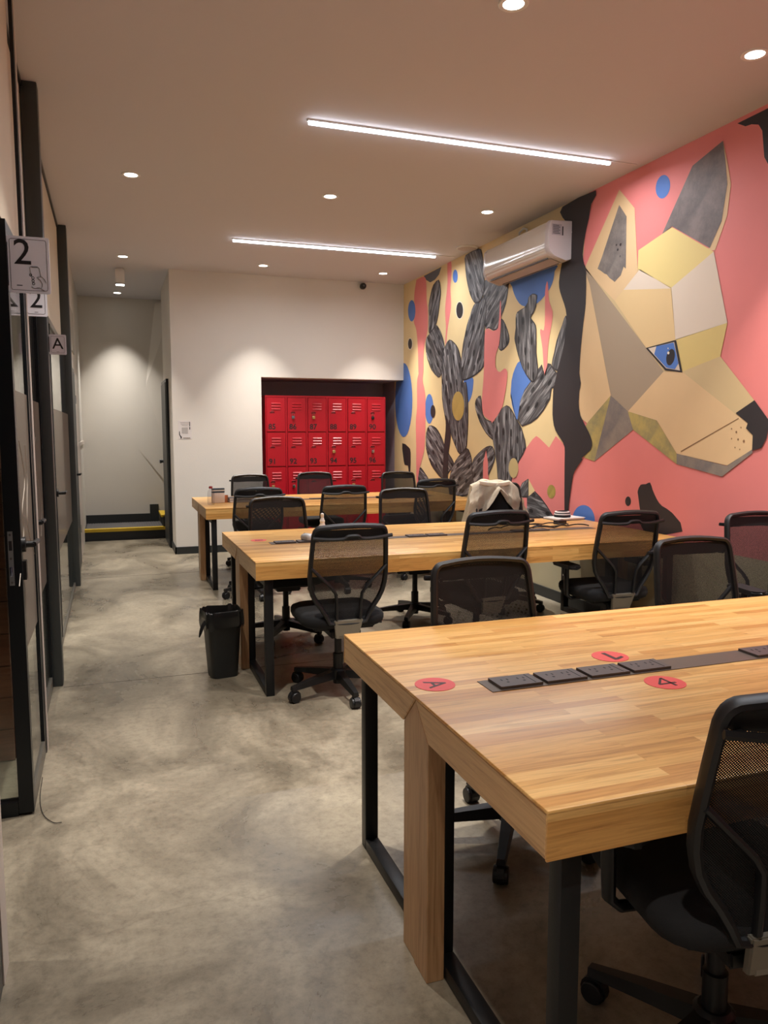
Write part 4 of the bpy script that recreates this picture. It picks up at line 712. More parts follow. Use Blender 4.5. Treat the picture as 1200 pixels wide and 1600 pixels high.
bxo('outlet_slot', M_GREYC, t, -.075, -.066, -L2+.08, L2-.12, -.004, .004)
lb = bxo('energy_label', mat('label_grey', (176, 168, 172), .5), t, -.190, -.10, -L2-.0016, -L2+.001, .20, .285)
for i in range(6): bxo('label_line', M_GREYC, lb, -.18, -.115-.01*(i % 2), -L2-.0024, -L2-.0014, .21+i*.012, .216+i*.012)
bxo('brand_mark', M_INK, t, -.095, -.085, -L2-.0016, -L2+.001, .20, .27)
b = bmesh.new(); tube(b, [(-.02, .25, .325), (-.02, .25, .42), (-.02, .18, .44), (-.02, .12, .42), (-.02, .12, .33)], .008, 8); mk('pipe', b, M_WHITE, t, True)

# poster on the white wall (code omitted)
t = thing('wall_poster', 'small pale notice taped to the white wall left of the lockers', 'poster', (.822, YB, 1.353))
bxo('sheet', M_PAPER, t, -.075, .075, -.002, 0, 0, .215)
for z, w_ in ((.19, .10), (.172, .09), (.155, .07)): bxo('print_line', mat('print_grey', (150, 140, 138), .7), t, -w_/2, w_/2, -.003, -.002, z, z+.004)
bxo('code_panel', mat('print_pale_grey', (178, 172, 168), .7), t, -.035, .035, -.003, -.002, .065, .135)
for a in ((.052, .060, .15, .20), (.052, .060, .11, .14)): bxo('print_mark', M_INK, t, a[0], a[1], -.003, -.002, a[2], a[3])
bm = bmesh.new(); prism(bm, [(-.065, .09), (-.058, .09), (-.056, .05), (-.036, .025), (-.04, .006), (-.05, .006), (-.052, .025), (-.066, .05)], -.003, -.002); mk('print_mark', bm, M_INK, t)
bxo('print_line', mat('print_brown', (120, 108, 88), .7), t, -.02, .06, -.003, -.002, .008, .016)

# flag signs on the glazed partition
def flag_sign(name, label, x0, x1, y, z0, z1, body, tsize, tpos, phone=False):
    t = thing(name, label, 'sign', (x0, y, z0)); w_, h_ = x1-x0, z1-z0
    b = bmesh.new(); prism(b, rrect(w_, h_, .006, 3, w_/2, h_/2), -.003, .003); mk('plate', b, M_SIGN, t)
    bxo('wall_bracket', M_INK, t, -.014, .002, -.006, .006, h_*.12, h_*.88)
    b = bmesh.new(); iw, ih = w_-.018, h_-.02
    pts = [(p[0], -.0034, p[1]) for p in rrect(iw, ih, .008, 4, w_/2, h_/2)]
    tube(b, pts, .0011, 5, closed=True, ry=.0005); mk('border_line', b, M_INK, t)
    text_mesh('numeral', body, tsize, M_INK, t, frame_mat((tpos[0]*w_, -.0033, tpos[1]*h_), (1, 0, 0), (0, 0, 1), (0, -1, 0)), bold=.003)
    bxo('small_print', M_GREYC, t, w_*(.2 if phone else .42), w_*(.33 if phone else .58), -.0036, -.003, h_*.125, h_*.14)
    if phone:
        b = bmesh.new()
        def Lk(ps, r=.0019, cl=False): tube(b, [(p[0]*w_, -.0034, p[1]*h_) for p in ps], r, 5, closed=cl, ry=.0005)
        Lk([(.55, .30), (.52, .45), (.54, .475), (.71, .475), (.745, .45), (.775, .31)])
        Lk([(.56, .468), (.70, .468)], .003)
        Lk([(.55, .12), (.60, .09), (.76, .095), (.80, .13), (.81, .18), (.76, .24), (.70, .275), (.695, .295), (.80, .30), (.86, .26), (.90, .20)])
        Lk([(.76, .095), (.86, .05), (.91, .055)]); Lk([(.66, .105), (.74, .11)], .001)
        for u, v_ in ((.535, .325), (.585, .275), (.585, .225), (.595, .175)):
            Lk([(u+.028*math.cos(a), v_+.024*math.sin(a)) for a in [2*PI*i/10 for i in range(10)]], .0012, True)
        mk('hand_with_phone_drawing', b, M_INK, t)
    return t
flag_sign('room_sign', 'large flag sign reading 2 with a drawing of a hand holding a phone', -.322, -.184, 3.095, 1.94, 2.137, '2', .125, (.36, .70), True)
flag_sign('room_sign', 'flag sign reading 2 just below and behind the one with the phone drawing', -.327, -.238, 3.72, 1.943, 2.075, '2', .11, (.5, .53))
flag_sign('room_sign', 'small square flag sign reading A on the charcoal post', -.300, -.212, 4.69, 1.869, 1.978, 'A', .085, (.5, .52))

# ================================================================== LOCKERS
LX0, LW, LZ1, LP = 1.788, .2585, 1.879, .4244
LY = 9.40
lk = thing('locker_bank', 'red metal locker bank with numbered doors set in the wall alcove', 'lockers', (LX0, LY, 0))
bm = bmesh.new()
box(bm, 0, LW*6, .012, .45, .12, LZ1)
box(bm, 0, LW*6, 0, .012, LZ1-.022, LZ1); box(bm, 0, LW*6, 0, .012, .12, .15)
for i in range(7): box(bm, max(0, i*LW-.009), min(LW*6, i*LW+.009), 0, .012, .15, LZ1-.022)
mk('carcass', bm, M_RED, lk)
bxo('plinth', M_REDD, lk, .01, LW*6-.01, .03, .44, 0, .12)
def door_mesh():
    b = bmesh.new(); w_, h_ = LW-.028, LP-.012
    box(b, 0, w_, -.010, .008, 0, h_)
    bmesh.ops.bevel(b, geom=b.edges[:], offset=.004, segments=2, affect='EDGES')
    me = bpy.data.meshes.new('door'); bm_ = b; bmesh.ops.recalc_face_normals(b, faces=b.faces[:]); b.to_mesh(me); b.free(); me.materials.append(M_RED); return me
DM = door_mesh()
def lmesh(fn, m, name):
    b = bmesh.new(); fn(b); bmesh.ops.recalc_face_normals(b, faces=b.faces[:]); me = bpy.data.meshes.new(name); b.to_mesh(me); b.free()
    for mm in (m if isinstance(m, list) else [m]): me.materials.append(mm)
    return me
def _louv(b): prism(b, [(-.010, 0), (-.019, .004), (-.010, .016)], .06, .172, 'YZ')
def _cup(b):
    tube(b, [(.035, -.0105, .232), (.05, -.013, .246), (.085, -.013, .248), (.10, -.0105, .24), (.10, -.0105, .222)], .004, 6)
    box(b, .04, .095, -.0112, -.009, .222, .244, 1)
LOUV = lmesh(_louv, M_RED, 'louver'); CUP = lmesh(_cup, [M_RED, M_REDD], 'latch_handle')
def inst(name, me, parent, loc=(0, 0, 0)):
    o = bpy.data.objects.new(name, me); COL.objects.link(o); o.parent = parent; o.location = loc; return o
num = 85
for r in range(4):
    for c in range(6):
        d = inst('door', DM, lk, (c*LW+.014, 0, LZ1-.022-(r+1)*LP+.006))
        for k in range(3): inst('louver', LOUV, d, (0, 0, .335-k*.034))
        inst('latch_handle', CUP, d)
        if r < 2:
            d['label'] = 'locker door %d' % num
            text_mesh('door_number', str(num), .092, M_INK, d, frame_mat((.066, -.0108, .058), (1, 0, 0), (0, 0, 1), (0, -1, 0)), bold=.02)
        num += 1
def padlock(c, r, m, label):
    x = LX0+c*LW+.014+.068; z = LZ1-.022-(r+1)*LP+.006+.20
    t = thing('padlock', label, 'padlock', (x, LY-.022, z-.03), 0, 'padlocks on the lockers')
    bxo('lock_body', m, t, -.018, .018, -.009, .009, -.014, .022, bev=.003)
    b = bmesh.new(); tube(b, [(-.012, 0, .02), (-.012, 0, .045), (-.007, 0, .054), (.007, 0, .054), (.012, 0, .045), (.012, 0, .02)], .003, 6); mk('shackle', b, M_CHROME, t, True)
padlock(1, 0, M_GREYC, 'dark padlock on the top row locker door second from left'); padlock(2, 0, M_BRASS, 'bright brass padlock on the top row of lockers'); padlock(5, 0, M_PLASTIC, 'black padlock on the top right locker door')
padlock(3, 1, M_BRASS, 'bright brass padlock in the middle row of lockers'); padlock(5, 1, M_CHROME, 'silver padlock at the right end of the middle locker row')
padlock(0, 2, M_BRASS, 'brass padlock at the left end of the third locker row'); padlock(1, 2, M_CHROME, 'silver padlock on the third locker row near a chair back'); padlock(4, 2, M_BRASS, 'brass padlock on the third locker row, second from right')

# ================================================================== TABLES
def socket_mesh():
    def f(b):
        box(b, 0, .128, -.040, .040, 0, .008, 0)
        for x in (.035, .085):
            for dx, dy, w_, d_ in ((-.010, .006, .003, .010), (.008, .006, .003, .010), (-.001, -.012, .006, .006)):
                box(b, x+dx, x+dx+w_, dy, dy+d_, .0078, .0086, 1)
        box(b, .108, .110, -.034, .034, .0078, .0086, 1)
    return lmesh(f, [M_SOCK, M_INK], 'socket_block')
SOCK = socket_mesh()
def table(label, x0, x1, y0, y1, socks, discs):
    L_, D = x1-x0, y1-y0; h = D/2
    t = thing('work_table', label, 'table', (x0, (y0+y1)/2, 0), 0, 'long wooden work tables')
    bm = B(.05, L_-.05, -h+.005, h-.005, .654, TH-.012); b2 = B(-.001, L_+.001, -h-.001, h+.001, TH-.009, TH, bev=.003)
    me_ = bpy.data.meshes.new('tmp'); b2.to_mesh(me_); b2.free(); bm.from_mesh(me_); bpy.data.meshes.remove(me_)
    for s in (-1, 1): box(bm, 0, L_, *sorted((s*h, s*(h-.005))), .654, TH-.006)
    mk('tabletop', bm, M_TOP, t, True)
    for side, xa, xb in ((0, 0, .05), (1, L_-.05, L_)):
        for s in (-1, 1):
            bm = bmesh.new(); prism(bm, [(0, TH-.009), (s*(h-.005), TH-.009), (s*(h-.005), .654), (s*.092, .654)], xa, xb, 'YZ')
            bmesh.ops.bevel(bm, geom=bm.edges[:], offset=.003, segments=1, affect='EDGES'); mk('end_board', bm, M_TOPY, t)
            bm = bmesh.new(); prism(bm, [(s*.001, 0), (s*.001, TH-.011), (s*.091, .654), (s*.091, 0)], xa+(.004 if s > 0 else 0), xb, 'YZ')
            bmesh.ops.bevel(bm, geom=bm.edges[:], offset=.002, segments=1, affect='EDGES'); mk('leg_plank', bm, M_LEGW, t)
        fa, fb = (.052, .098) if side == 0 else (L_-.098, L_-.052)
        for s in (-1, 1):
            bxo('steel_leg', M_STEEL, t, fa, fb, *sorted((s*(h-.075), s*(h-.03))), 0, .654, bev=.003)
            bxo('steel_leg', M_STEEL, t, fa, fb, *sorted((s*.002, s*.045)), 0, .654, bev=.003)
            bxo('foot_rail', M_STEEL, t, fa, fb, *sorted((s*.045, s*(h-.075))), 0, .04, bev=.003)
            bxo('top_rail', M_STEEL, t, fa, fb, *sorted((s*.045, s*(h-.075))), .614, .654)
    tr = bxo('cable_tray', M_TRAY, t, .205, L_-.25, -.047, .047, TH-.02, TH+.002)
    for x in socks: inst('socket_block', SOCK, tr, (x, 0, TH+.002))
    for x, y, ch, up, r_ in discs:
        b = bmesh.new(); lathe(b, [(r_, TH), (r_, TH+.0012)], 36, (x, y, 0)); d = mk('seat_disc', b, M_DISC, t)
        rt = {'+X': (0, -1, 0), '+Y': (1, 0, 0), '-Y': (-1, 0, 0)}[up]; uu = {'+X': (1, 0, 0), '+Y': (0, 1, 0), '-Y': (0, -1, 0)}[up]
        if ch == '4':
            b = bmesh.new()
            for poly in ([(.008, -.032), (.016, -.032), (.016, .034), (.008, .034)], [(-.028, -.014), (.028, -.014), (.028, -.006), (-.028, -.006)], [(.008, .034), (.016, .034), (-.018, -.006), (-.028, -.006)]):
                prism(b, poly, 0, .0006, 'XY')
            b.transform(frame_mat((x, y, TH+.0012), rt, uu, (0, 0, 1))); mk('numeral', b, M_DISCINK, d)
        elif ch == '1':
            b = bmesh.new()
            for poly in ([(-.006, -.036), (.008, -.036), (.008, .036), (-.006, .036)], [(-.006, .036), (-.034, .022), (-.034, .009), (-.006, .022)]):
                prism(b, poly, 0, .0006, 'XY')
            b.transform(frame_mat((x, y, TH+.0012), rt, uu, (0, 0, 1))); mk('numeral', b, M_DISCINK, d)
        else:
            text_mesh('numeral', ch, r_*1.5, M_DISCINK, d, frame_mat((x, y, TH+.0014), rt, uu, (0, 0, 1)), .0003, .003)
    return t
SK = (.235, .378, .521, .664, 1.118, 1.261, 1.9, 2.043)
table('large wooden work table closest to the camera, marked A', .735, 3.50, 1.176, 2.494, SK, [(.085, .065, 'A', '+X', .056), (.701, .128, '1', '-Y', .056), (.694, -.133, '4', '+Y', .056), (2.0, .128, '2', '-Y', .056), (2.0, -.133, '5', '+Y', .056)][:3])
table('middle wooden work table with the white mouse and the cables', .705, 3.50, 4.044, 5.357, SK, [(.085+.08, .165, 'B', '+X', .05)])
table('farthest wooden work table in front of the red lockers', .785, 3.50, 7.02, 8.287, SK, [])

# ================================================================== TASK CHAIRS
def back_y(x, z): return -.185 - (z-.44)*.17 + .55*(x*x) - .10*max(0, .60-z)**1.2
TOPZ = .955
def half_w(z):
    pts = [(.44, .098), (.50, .128), (.56, .172), (.62, .202), (.70, .208), (.80, .203), (.955, .192)]
    for (a, wa), (b_, wb_) in zip(pts[:-1], pts[1:]):
        if z <= b_:
            t_ = (z-a)/(b_-a); return wa+(wb_-wa)*max(0, t_)
    return pts[-1][1]
def make_chair(arms=True):
    t = empty('task_chair')
    # seat
    b = bmesh.new(); rings = []
    for sc, z in ((.90, .405), (.97, .415), (1.0, .435), (1.0, .455), (.97, .470), (.88, .480), (.5, .484)):
        rings.append([(p[0]*sc, .03+p[1]*sc, z+.012*max(0, -(p[1]))*0 - .035*max(0, p[1]*sc-.12)*1.2) for p in rrect(.46, .45, .10, 5)])
    loft(b, rings); mk('seat', b, M_FABRIC, t, True)
    b = bmesh.new(); box(b, -.17, .17, -.14, .18, .385, .408); box(b, -.085, .085, -.16, .10, .345, .388)
    bmesh.ops.bevel(b, geom=b.edges[:], offset=.008, segments=2, affect='EDGES'); mk('tilt_mechanism', b, M_PLASTIC, t, True)
    b = bmesh.new(); tube(b, [(.08, .03, .375), (.20, .03, .37), (.27, .035, .365)], .006, 6); mk('height_lever', b, M_PLASTIC, t, True)
    b = bmesh.new(); lathe(b, [(.028, .05), (.028, .22), (.020, .222), (.020, .36)], 16); mk('gas_column', b, M_PLASTIC, t, True)
    # five star base
    b = bmesh.new(); lathe(b, [(.045, .075), (.048, .085), (.048, .125), (.036, .135)], 16); hub = mk('base_hub', b, M_PLASTIC, t, True)
    def leg_f(b):
        loft(b, [[(.03, -.026, .082), (.03, .026, .082), (.03, .022, .128), (.03, -.022, .128)], [(.17, -.021, .075), (.17, .021, .075), (.17, .017, .11), (.17, -.017, .11)], [(.305, -.016, .066), (.305, .016, .066), (.305, .012, .088), (.305, -.012, .088)]])
    def cas_f(b):
        lathe(b, [(.007, .03), (.007, .068)], 8, (.29, 0, 0))
        for y in (-.026, .008):
            lathe(b, [(.010, y), (.026, y+.001), (.0285, y+.004), (.0285, y+.014), (.026, y+.017), (.010, y+.018)], 18, (.29, 0, .0285), 'Y')
        lathe(b, [(.034, -.012), (.034, .012)], 14, (.29, 0, .032), 'Y')
    LEG = lmesh(leg_f, M_PLASTIC, 'base_leg'); CAS = lmesh(cas_f, M_PLASTIC, 'caster')
    for p in CAS.polygons: p.use_smooth = False
    for k in range(5):
        l = inst('base_leg', LEG, t); l.rotation_euler = (0, 0, math.radians(200+72*k)); inst('caster', CAS, l)
    # back: frame, mesh, struts, bracket, hanger
    outline = []
    zs = [.44, .48, .52, .56, .60, .65, .70, .76, .82, .88, .915]
    right = [(half_w(z), z) for z in zs]
    R_ = .034
    for i in range(1, 6):
        a = math.radians(90*i/5); right.append((half_w(.955)-R_+R_*math.cos(a), .921+R_*math.sin(a)))
    top = [(x, .955+.010*(1-(x/.15)**2)) for x in (.10, .05, 0, -.05, -.10)]
    outline = right + top + [(-x, z) for x, z in right[::-1]] + [(x, .436) for x in (-.05, 0, .05)]
    b = bmesh.new(); tube(b, [(x, back_y(x, z), z) for x, z in outline], .019, 8, closed=True, ry=.013); mk('back_frame', b, M_PLASTIC, t, True)
    b = bmesh.new(); grid = []
    zz = [.445+i*(.955-.445)/16 for i in range(17)]
    for z in zz:
        hw = half_w(z) - (0 if z < .921 else R_*(1-math.sqrt(max(0, 1-min(1, (z-.921)/R_)**2))))
        grid.append([b.verts.new((hw*u/6, back_y(hw*u/6, z)+.004, z)) for u in range(-6, 7)])
    for ra, rb in zip(grid[:-1], grid[1:]):
        for i in range(12): b.faces.new((ra[i], ra[i+1], rb[i+1], rb[i]))
    mk('back_mesh', b, M_MESH, t, True)
    for s in (-1, 1):
        pts = [(s*.205, .745), (s*.16, .70), (s*.095, .635), (s*.072, .60), (s*.066, .54), (s*.064, .46)]
        b = bmesh.new(); tube(b, [(x, back_y(x, z)-.012, z) for x, z in pts], [.012, .014, .014, .013, .012, .012], 8, ry=.009); mk('back_strut', b, M_PLASTIC, t, True)
        b = bmesh.new(); tube(b, [(s*.19, back_y(.19, .93)-.010, .925), (s*.19, back_y(.19, .93)-.014, .84)], .016, 8, ry=.008)
    b = bmesh.new()
    loft(b, [[(-.062, -.185, .35), (.062, -.185, .35), (.062, -.165, .35), (-.062, -.165, .35)], [(-.080, -.218, .455), (.080, -.218, .455), (.080, -.196, .455), (-.080, -.196, .455)]])
    box(b, -.05, .05, -.19, -.12, .35, .372)
    bmesh.ops.bevel(b, geom=b.edges[:], offset=.004, segments=2, affect='EDGES'); mk('back_bracket', b, M_BRACKET, t, True)
    b = bmesh.new(); hy = -.030
    pts = catmull([(-.205, back_y(.2, .9)+hy, .905), (-.12, back_y(.1, .9)+hy, .898), (-.05, back_y(0, .9)+hy-.004, .900), (-.025, back_y(0, .9)+hy-.006, .913), (.025, back_y(0, .9)+hy-.006, .913), (.05, back_y(0, .9)+hy-.004, .900), (.12, back_y(.1, .9)+hy, .898), (.222, back_y(.2, .9)+hy, .908)], 4)
    tube(b, pts, .007, 6, ry=.010)
    for s in (-1, 1): tube(b, [(s*.16, back_y(.16, .9)+hy, .899), (s*.165, back_y(.165, .9), .90)], .008, 6)
    mk('coat_hanger_bar', b, M_PLASTIC, t, True)
    # moulded head band behind the mesh
    b = bmesh.new(); rows = []
    for z, dip in ((.945, 0), (.93, 0), (.915, 0), (.905, 1)):
        rows.append([(x, back_y(x, z)-.006, z-(.012*(1-(x/.17)**2) if dip else 0)) for x in [-.185+.37*i/12 for i in range(13)]])
    loft(b, rows, closed=False); mk('head_band', b, M_PLASTIC, t, True)
    if arms:
        for s in (-1, 1):
            b = bmesh.new(); tube(b, [(s*.12, .02, .395), (s*.235, .02, .395), (s*.262, .02, .42), (s*.265, .02, .50), (s*.265, .02, .598)], [.016, .018, .022, .024, .020], 10, ry=[.012, .012, .014, .016, .014]); a = mk('armrest', b, M_PLASTIC, t, True)
            b = bmesh.new(); prism(b, rrect(.085, .25, .035, 5, s*.262, .03), .595, .620, 'XY'); bmesh.ops.bevel(b, geom=[e for e in b.edges if abs(e.verts[0].co.z-e.verts[1].co.z) < 1e-5], offset=.008, segments=2, affect='EDGES'); mk('arm_pad', b, M_PLASTIC, a, True)
            b = bmesh.new(); lathe(b, [(.008, 0), (.008, .006), (.004, .009)], 10, (s*.281 if s > 0 else s*.281-.009, .02, .545), 'X'); mk('arm_button', b, M_CHROME, a, True)
    return t
ch_a = make_chair(True); ch_n = make_chair(False)
used = {}
def chair(x, y, deg, arms, label, dz=0, group='black mesh task chairs', spin=0):
    src = ch_a if arms else ch_n; key = 'a' if arms else 'n'
    o = src if key not in used else copy_tree(src); used[key] = 1
    o.location = (x, y, 0); o.rotation_euler = (0, 0, math.radians(deg)); tag(o, label, 'chair', group)
    if dz:
        for c in o.children:
            if not (c.name.startswith('base_') or c.name.startswith('gas_')): c.location.z += dz
    return o
SITB = .27     # distance from the seat centre to the top of the back
# far side chairs face the viewer (180), near side chairs show their backs (0)
chair(1.265, 1.30, -8, True, 'black mesh chair at lower right, pushed to the near side of table A', .0)
chair(1.30, 2.60-SITB, 180, False, 'black mesh chair facing the camera behind the A disc of the nearest table')
chair(2.45, 2.80-SITB, 178, True, 'black mesh chair facing the camera behind the nearest table, in front of the pink wall')
chair(3.30, 3.30-SITB, 172, True, 'black mesh chair at the right edge of the photo against the pink wall', .035)
chair(1.155, 3.77+SITB, 0, False, 'black mesh chair with grey back bracket beside the waste bin, at the middle table')
chair(2.08, 4.19, 3, True, 'black mesh chair on the near side of the middle table, in front of the jacket', .022)
chair(2.95, 3.84+SITB, -3, True, 'black mesh chair on the near side of the middle table closest to the mural')
chair(1.125, 5.53-SITB, 180, False, 'black mesh chair facing the camera at the left end of the middle table')
chair(2.17, 5.70-SITB, 180, False, 'black mesh chair facing the camera at the far side of the middle table, centre', .025)
jc = chair(3.05, 5.83-SITB, 176, False, 'black mesh chair under the off white jacket', .045)
chair(1.17, 6.48+SITB, 0, False, 'black mesh chair backing the camera at the left end of the farthest table')
chair(1.94, 6.52+SITB, 0, False, 'black mesh chair backing the camera at the middle of the farthest table')
chair(2.93, 6.78+SITB, 2, False, 'black mesh chair backing the camera at the right end of the farthest table', .02)
chair(1.44, 8.50-SITB, 182, False, 'black mesh chair behind the farthest table, in front of the white wall')
chair(2.22, 8.72-SITB, 180, False, 'black mesh chair behind the farthest table, in front of the red lockers', .0)
chair(3.16, 8.50-SITB, 178, False, 'black mesh chair behind the farthest table, in front of the right end of the alcove')

# ================================================================== JACKET over a chair back
def jacket():
    t = thing('jacket', 'off white jacket draped over a chair back at the middle table', 'jacket', (3.05, 5.83, 0), math.radians(-4))
    NU, top = 41, 1.028
    def crown(u):
        a = abs(u); return top - .012*u - .16*max(0, a-.60)**1.15 + .004*math.sin(11*u)
    def fold(u, s): return .014*math.sin(9*u+1.3+2*s)*s + .008*math.sin(21*u+4*s)*s + .004*math.sin(37*u-6*s)*s
    def front(u):
        pts = []; c = crown(u); d = u-.08
        # the two fronts part in an upturned V and fall to the sides
        hem = c-.075-.42*max(0, abs(d))**1.25 if abs(d) < .55 else .74+.03*math.sin(6*u)
        hem = max(hem, .74)
        for k in range(15):
            s = k/14; z = c-(c-hem)*s
            x = u*.215*(1+.34*s*min(1, abs(u)*1.2)) + .006*math.sin(16*s+7*u)
            y = -.030-.045*s**.7-fold(u, min(1, s*1.6)*(.4+.6*abs(u)))-.012*math.sin(9*s+5*u)*s
            pts.append((x, y, z))
        return pts
    def back(u):
        c = crown(u); pts = []
        for k in range(12):
            s = k/11
            pts.append((u*.215*(1+.25*s*abs(u)), .022+.075*s+fold(u, s), c-(.36+.03*math.sin(4*u))*s))
        return pts
    b = bmesh.new(); rows = []
    for i in range(NU):
        u = -1+2*i/(NU-1); f = front(u); k = back(u)
        rows.append(f[::-1]+[(f[0][0], -.012, f[0][2]+.010), (f[0][0], .008, f[0][2]+.010)]+k)
    loft(b, rows, closed=False)
    bmesh.ops.solidify(b, geom=b.faces[:], thickness=.005); mk('shell', b, M_JACKET, t, True)
    b = bmesh.new(); tube(b, catmull([(-.15, -.034, 1.018), (-.06, -.040, 1.005), (.03, -.042, 1.000), (.12, -.036, 1.012)], 6), .012, 8, ry=.02); mk('collar', b, M_JACKET, t, True)
    b = bmesh.new()
    loft(b, [[(-.17+.34*i/8, -.020-.004*math.sin(i), top-.03) for i in range(9)], [(-.19+.38*i/8, -.040, .85) for i in range(9)], [(-.19+.38*i/8, -.045, .74) for i in range(9)]], closed=False)
    bmesh.ops.solidify(b, geom=b.faces[:], thickness=.003); mk('lining', b, M_JIN, t, True)
jacket()

# ================================================================== WASTE BIN
t = thing('waste_bin', 'charcoal waste bin with black liner beside the middle table', 'bin', (.586, 4.55, 0), math.radians(8))
b = bmesh.new()
loft(b, [[(p[0], p[1], z) for p in rrect(w_, w_*.92, r_, 5)] for w_, r_, z in ((.145, .03, .004), (.155, .035, 0), (.160, .035, .02), (.205, .045, .375), (.212, .047, .38), (.200, .044, .378), (.152, .033, .02))]); mk('body', b, M_BIN, t, True)
b = bmesh.new(); ring = rrect(1, .92, .22, 7); rows = []
rn = random.Random(5); ph = [rn.random()*.9 for _ in ring]
for w_, z, wob in ((.170, .30, .2), (.196, .372, .3), (.214, .402, .7), (.226, .396, 1), (.232, .360, 1.3), (.234, .325, 1.6), (.232, .305, 2.0)):
    rows.append([(p[0]*(w_+.004*wob*math.sin(5*i+ph[i])), p[1]*(w_+.004*wob*math.cos(4*i+ph[i])), z+.007*wob*math.sin(2.3*i+ph[i]*3)) for i, p in enumerate(ring)])
loft(b, rows, caps=False)
mk('liner', b, M_LINER, t, True)
b = bmesh.new(); tube(b, [(-.105, -.05, .35), (-.13, -.06, .325), (-.145, -.065, .285), (-.152, -.066, .262)], [.02, .018, .012, .004], 8, ry=[.008, .007, .006, .003]); mk('liner_knot', b, M_LINER, t, True)

# ================================================================== SMALL THINGS ON THE TABLES
def table_lathe(name, label, cat, x, y, prof, m, seg=18, part='body'):
    t = thing(name, label, cat, (x, y, TH)); b = bmesh.new(); lathe(b, prof, seg); mk(part, b, m, t, True); return t
t = table_lathe('small_bottle', 'small white bottle with narrow neck standing on the middle table', 'bottle', 1.40, 5.28, [(.018, 0), (.026, .004), (.027, .02), (.018, .035), (.016, .05), (.019, .058), (.014, .07), (.010, .085)], M_WHITE)
b = bmesh.new(); lathe(b, [(.010, .083), (.012, .088), (.012, .108), (.006, .114)], 12); mk('cap', b, M_PAPER, t, True)
t = thing('computer_mouse', 'white computer mouse lying on the cable strip of the middle table', 'mouse', (1.155, 4.72, TH+.012), math.radians(25))
b = bmesh.new(); loft(b, [[(p[0]*s, p[1]*s, z) for p in rrect(.062, .105, .03, 6)] for s, z in ((.94, 0), (1, .006), (.98, .018), (.85, .030), (.5, .037))]); mk('shell', b, M_WHITE, t, True)
b = bmesh.new(); lathe(b, [(.007, -.004), (.007, .004)], 12, (0, .03, .032), 'X'); mk('scroll_wheel', b, M_GREYC, t, True)
t = thing('notebook', 'open white notebook stack by the mural on the middle table', 'notebook', (3.36, 5.24, TH), math.radians(8))
bxo('cover', M_GREYC, t, -.13, .13, -.10, .10, 0, .004); bxo('pages', M_PAPER, t, -.127, .127, -.097, .097, .004, .016, bev=.002); bxo('top_sheet', M_WHITE, t, -.12, .135, -.10, .085, .016, .018)
t = table_lathe('striped_cap', 'round dark cap with pale stripes lying on the notebook', 'cap', 3.35, 5.25, [(.062, .018), (.066, .022), (.066, .030), (.064, .038)], M_PLASTIC, 24, 'rim')
for z, r0, r1, m_ in ((.038, .0645, .063, M_PAPER), (.046, .062, .060, M_PLASTIC), (.054, .0595, .056, M_PAPER), (.061, .055, .02, M_PLASTIC)):
    b = bmesh.new(); lathe(b, [(r0, z), (r1, z+.0085), (r1*.5, z+.010)], 24); mk('stripe_band', b, m_, t, True)
for k, (lb, pts) in enumerate([
    ('black cable looping over the strip at the right of the middle table', [(2.45, 4.76), (2.58, 4.83), (2.75, 4.90), (2.92, 4.84), (2.80, 4.76), (2.95, 4.72), (3.1, 4.78), (3.25, 4.74)]),
    ('second black cable running from the notebook down to the middle table strip', [(2.62, 5.06), (2.72, 4.96), (2.86, 4.90), (3.02, 4.92), (3.12, 4.83), (3.05, 4.75), (2.9, 4.78), (2.7, 4.72)])]):
    b = bmesh.new(); tube(b, [(p.x, p.y, TH+.012+.010*abs(math.sin(i*.45+k))) for i, p in enumerate(catmull([(x, y, 0) for x, y in pts], 7))], .0045, 6); o = mk('power_cable', b, M_PLASTIC, None, True); tag(o, lb, 'cable', 'cables on the middle table')
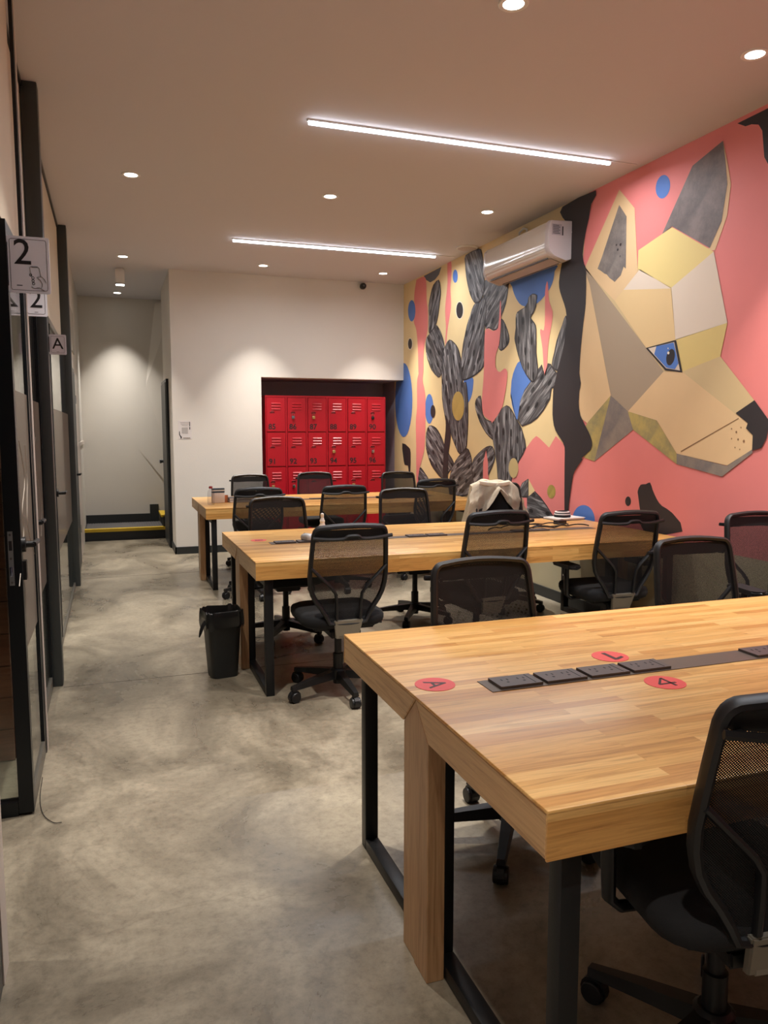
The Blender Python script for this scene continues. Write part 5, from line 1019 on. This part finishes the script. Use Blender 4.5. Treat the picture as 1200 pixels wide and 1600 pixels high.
t = thing('phone_charger', 'black charger brick among the cables on the middle table', 'charger', (3.16, 4.98, TH), math.radians(20)); bxo('brick', M_PLASTIC, t, -.05, .05, -.025, .025, 0, .028, bev=.005); bxo('plug_face', M_SOCK, t, .05, .054, -.02, .02, .004, .024)
# farthest table, left end
t = thing('clear_bottle', 'clear plastic bottle with red cap at the left end of the farthest table', 'bottle', (.875, 7.38, TH))
b = bmesh.new(); lathe(b, [(.030, 0), (.033, .006), (.033, .11), (.026, .135), (.014, .15), (.014, .16)], 18); mk('bottle_body', b, M_CLEAR, t, True)
b = bmesh.new(); lathe(b, [(.017, .155), (.017, .172), (.012, .176)], 14); mk('bottle_cap', b, mat('red_cap', (168, 60, 62), .5), t, True)
t = thing('snack_pack', 'pale pack with dark blue and white stripes on the farthest table', 'pack', (.965, 7.56, TH), math.radians(6))
bxo('pack_body', mat('pack_pale', (232, 214, 200), .4), t, -.062, .062, -.02, .02, 0, .10, bev=.008)
for z, m_ in ((.10, mat('pack_blue', (50, 74, 92), .4)), (.115, M_WHITE), (.128, mat('pack_blue', (50, 74, 92), .4))): bxo('pack_stripe', m_, t, -.060, .060, -.018, .018, z, z+.014)
t = thing('orange_cup', 'small orange cup beside the striped pack on the farthest table', 'cup', (1.045, 7.60, TH)); b = bmesh.new(); lathe(b, [(.016, 0), (.018, .004), (.022, .07), (.020, .07), (.016, .006)], 16); mk('cup_wall', b, mat('orange_paper', (206, 128, 84), .6), t, True)
for k in range(2):
    t = thing('book', ['thin grey book lying under another on the farthest table', 'dark grey book on top of the thin one on the farthest table'][k], 'book', (1.19, 7.62, TH+.024*k), math.radians(3-4*k))
    bxo('cover', M_GREYC if k else M_PAPER, t, -.12, .12, -.085, .085, 0, .022, bev=.002); bxo('page_block', M_PAPER, t, -.117, .121, -.0855, .082, .004, .018)
# loose wire on the floor by the open door
b = bmesh.new(); tube(b, [(p.x, p.y, .004) for p in catmull([(-.318, 3.40, 0), (-.312, 3.2, 0), (-.29, 3.06, 0), (-.25, 2.98, 0), (-.22, 2.97, 0)], 6)], .0014, 6)
tag(mk('loose_wire', b, M_PLASTIC, None, True), 'thin dark wire lying on the floor by the glass door', 'wire')
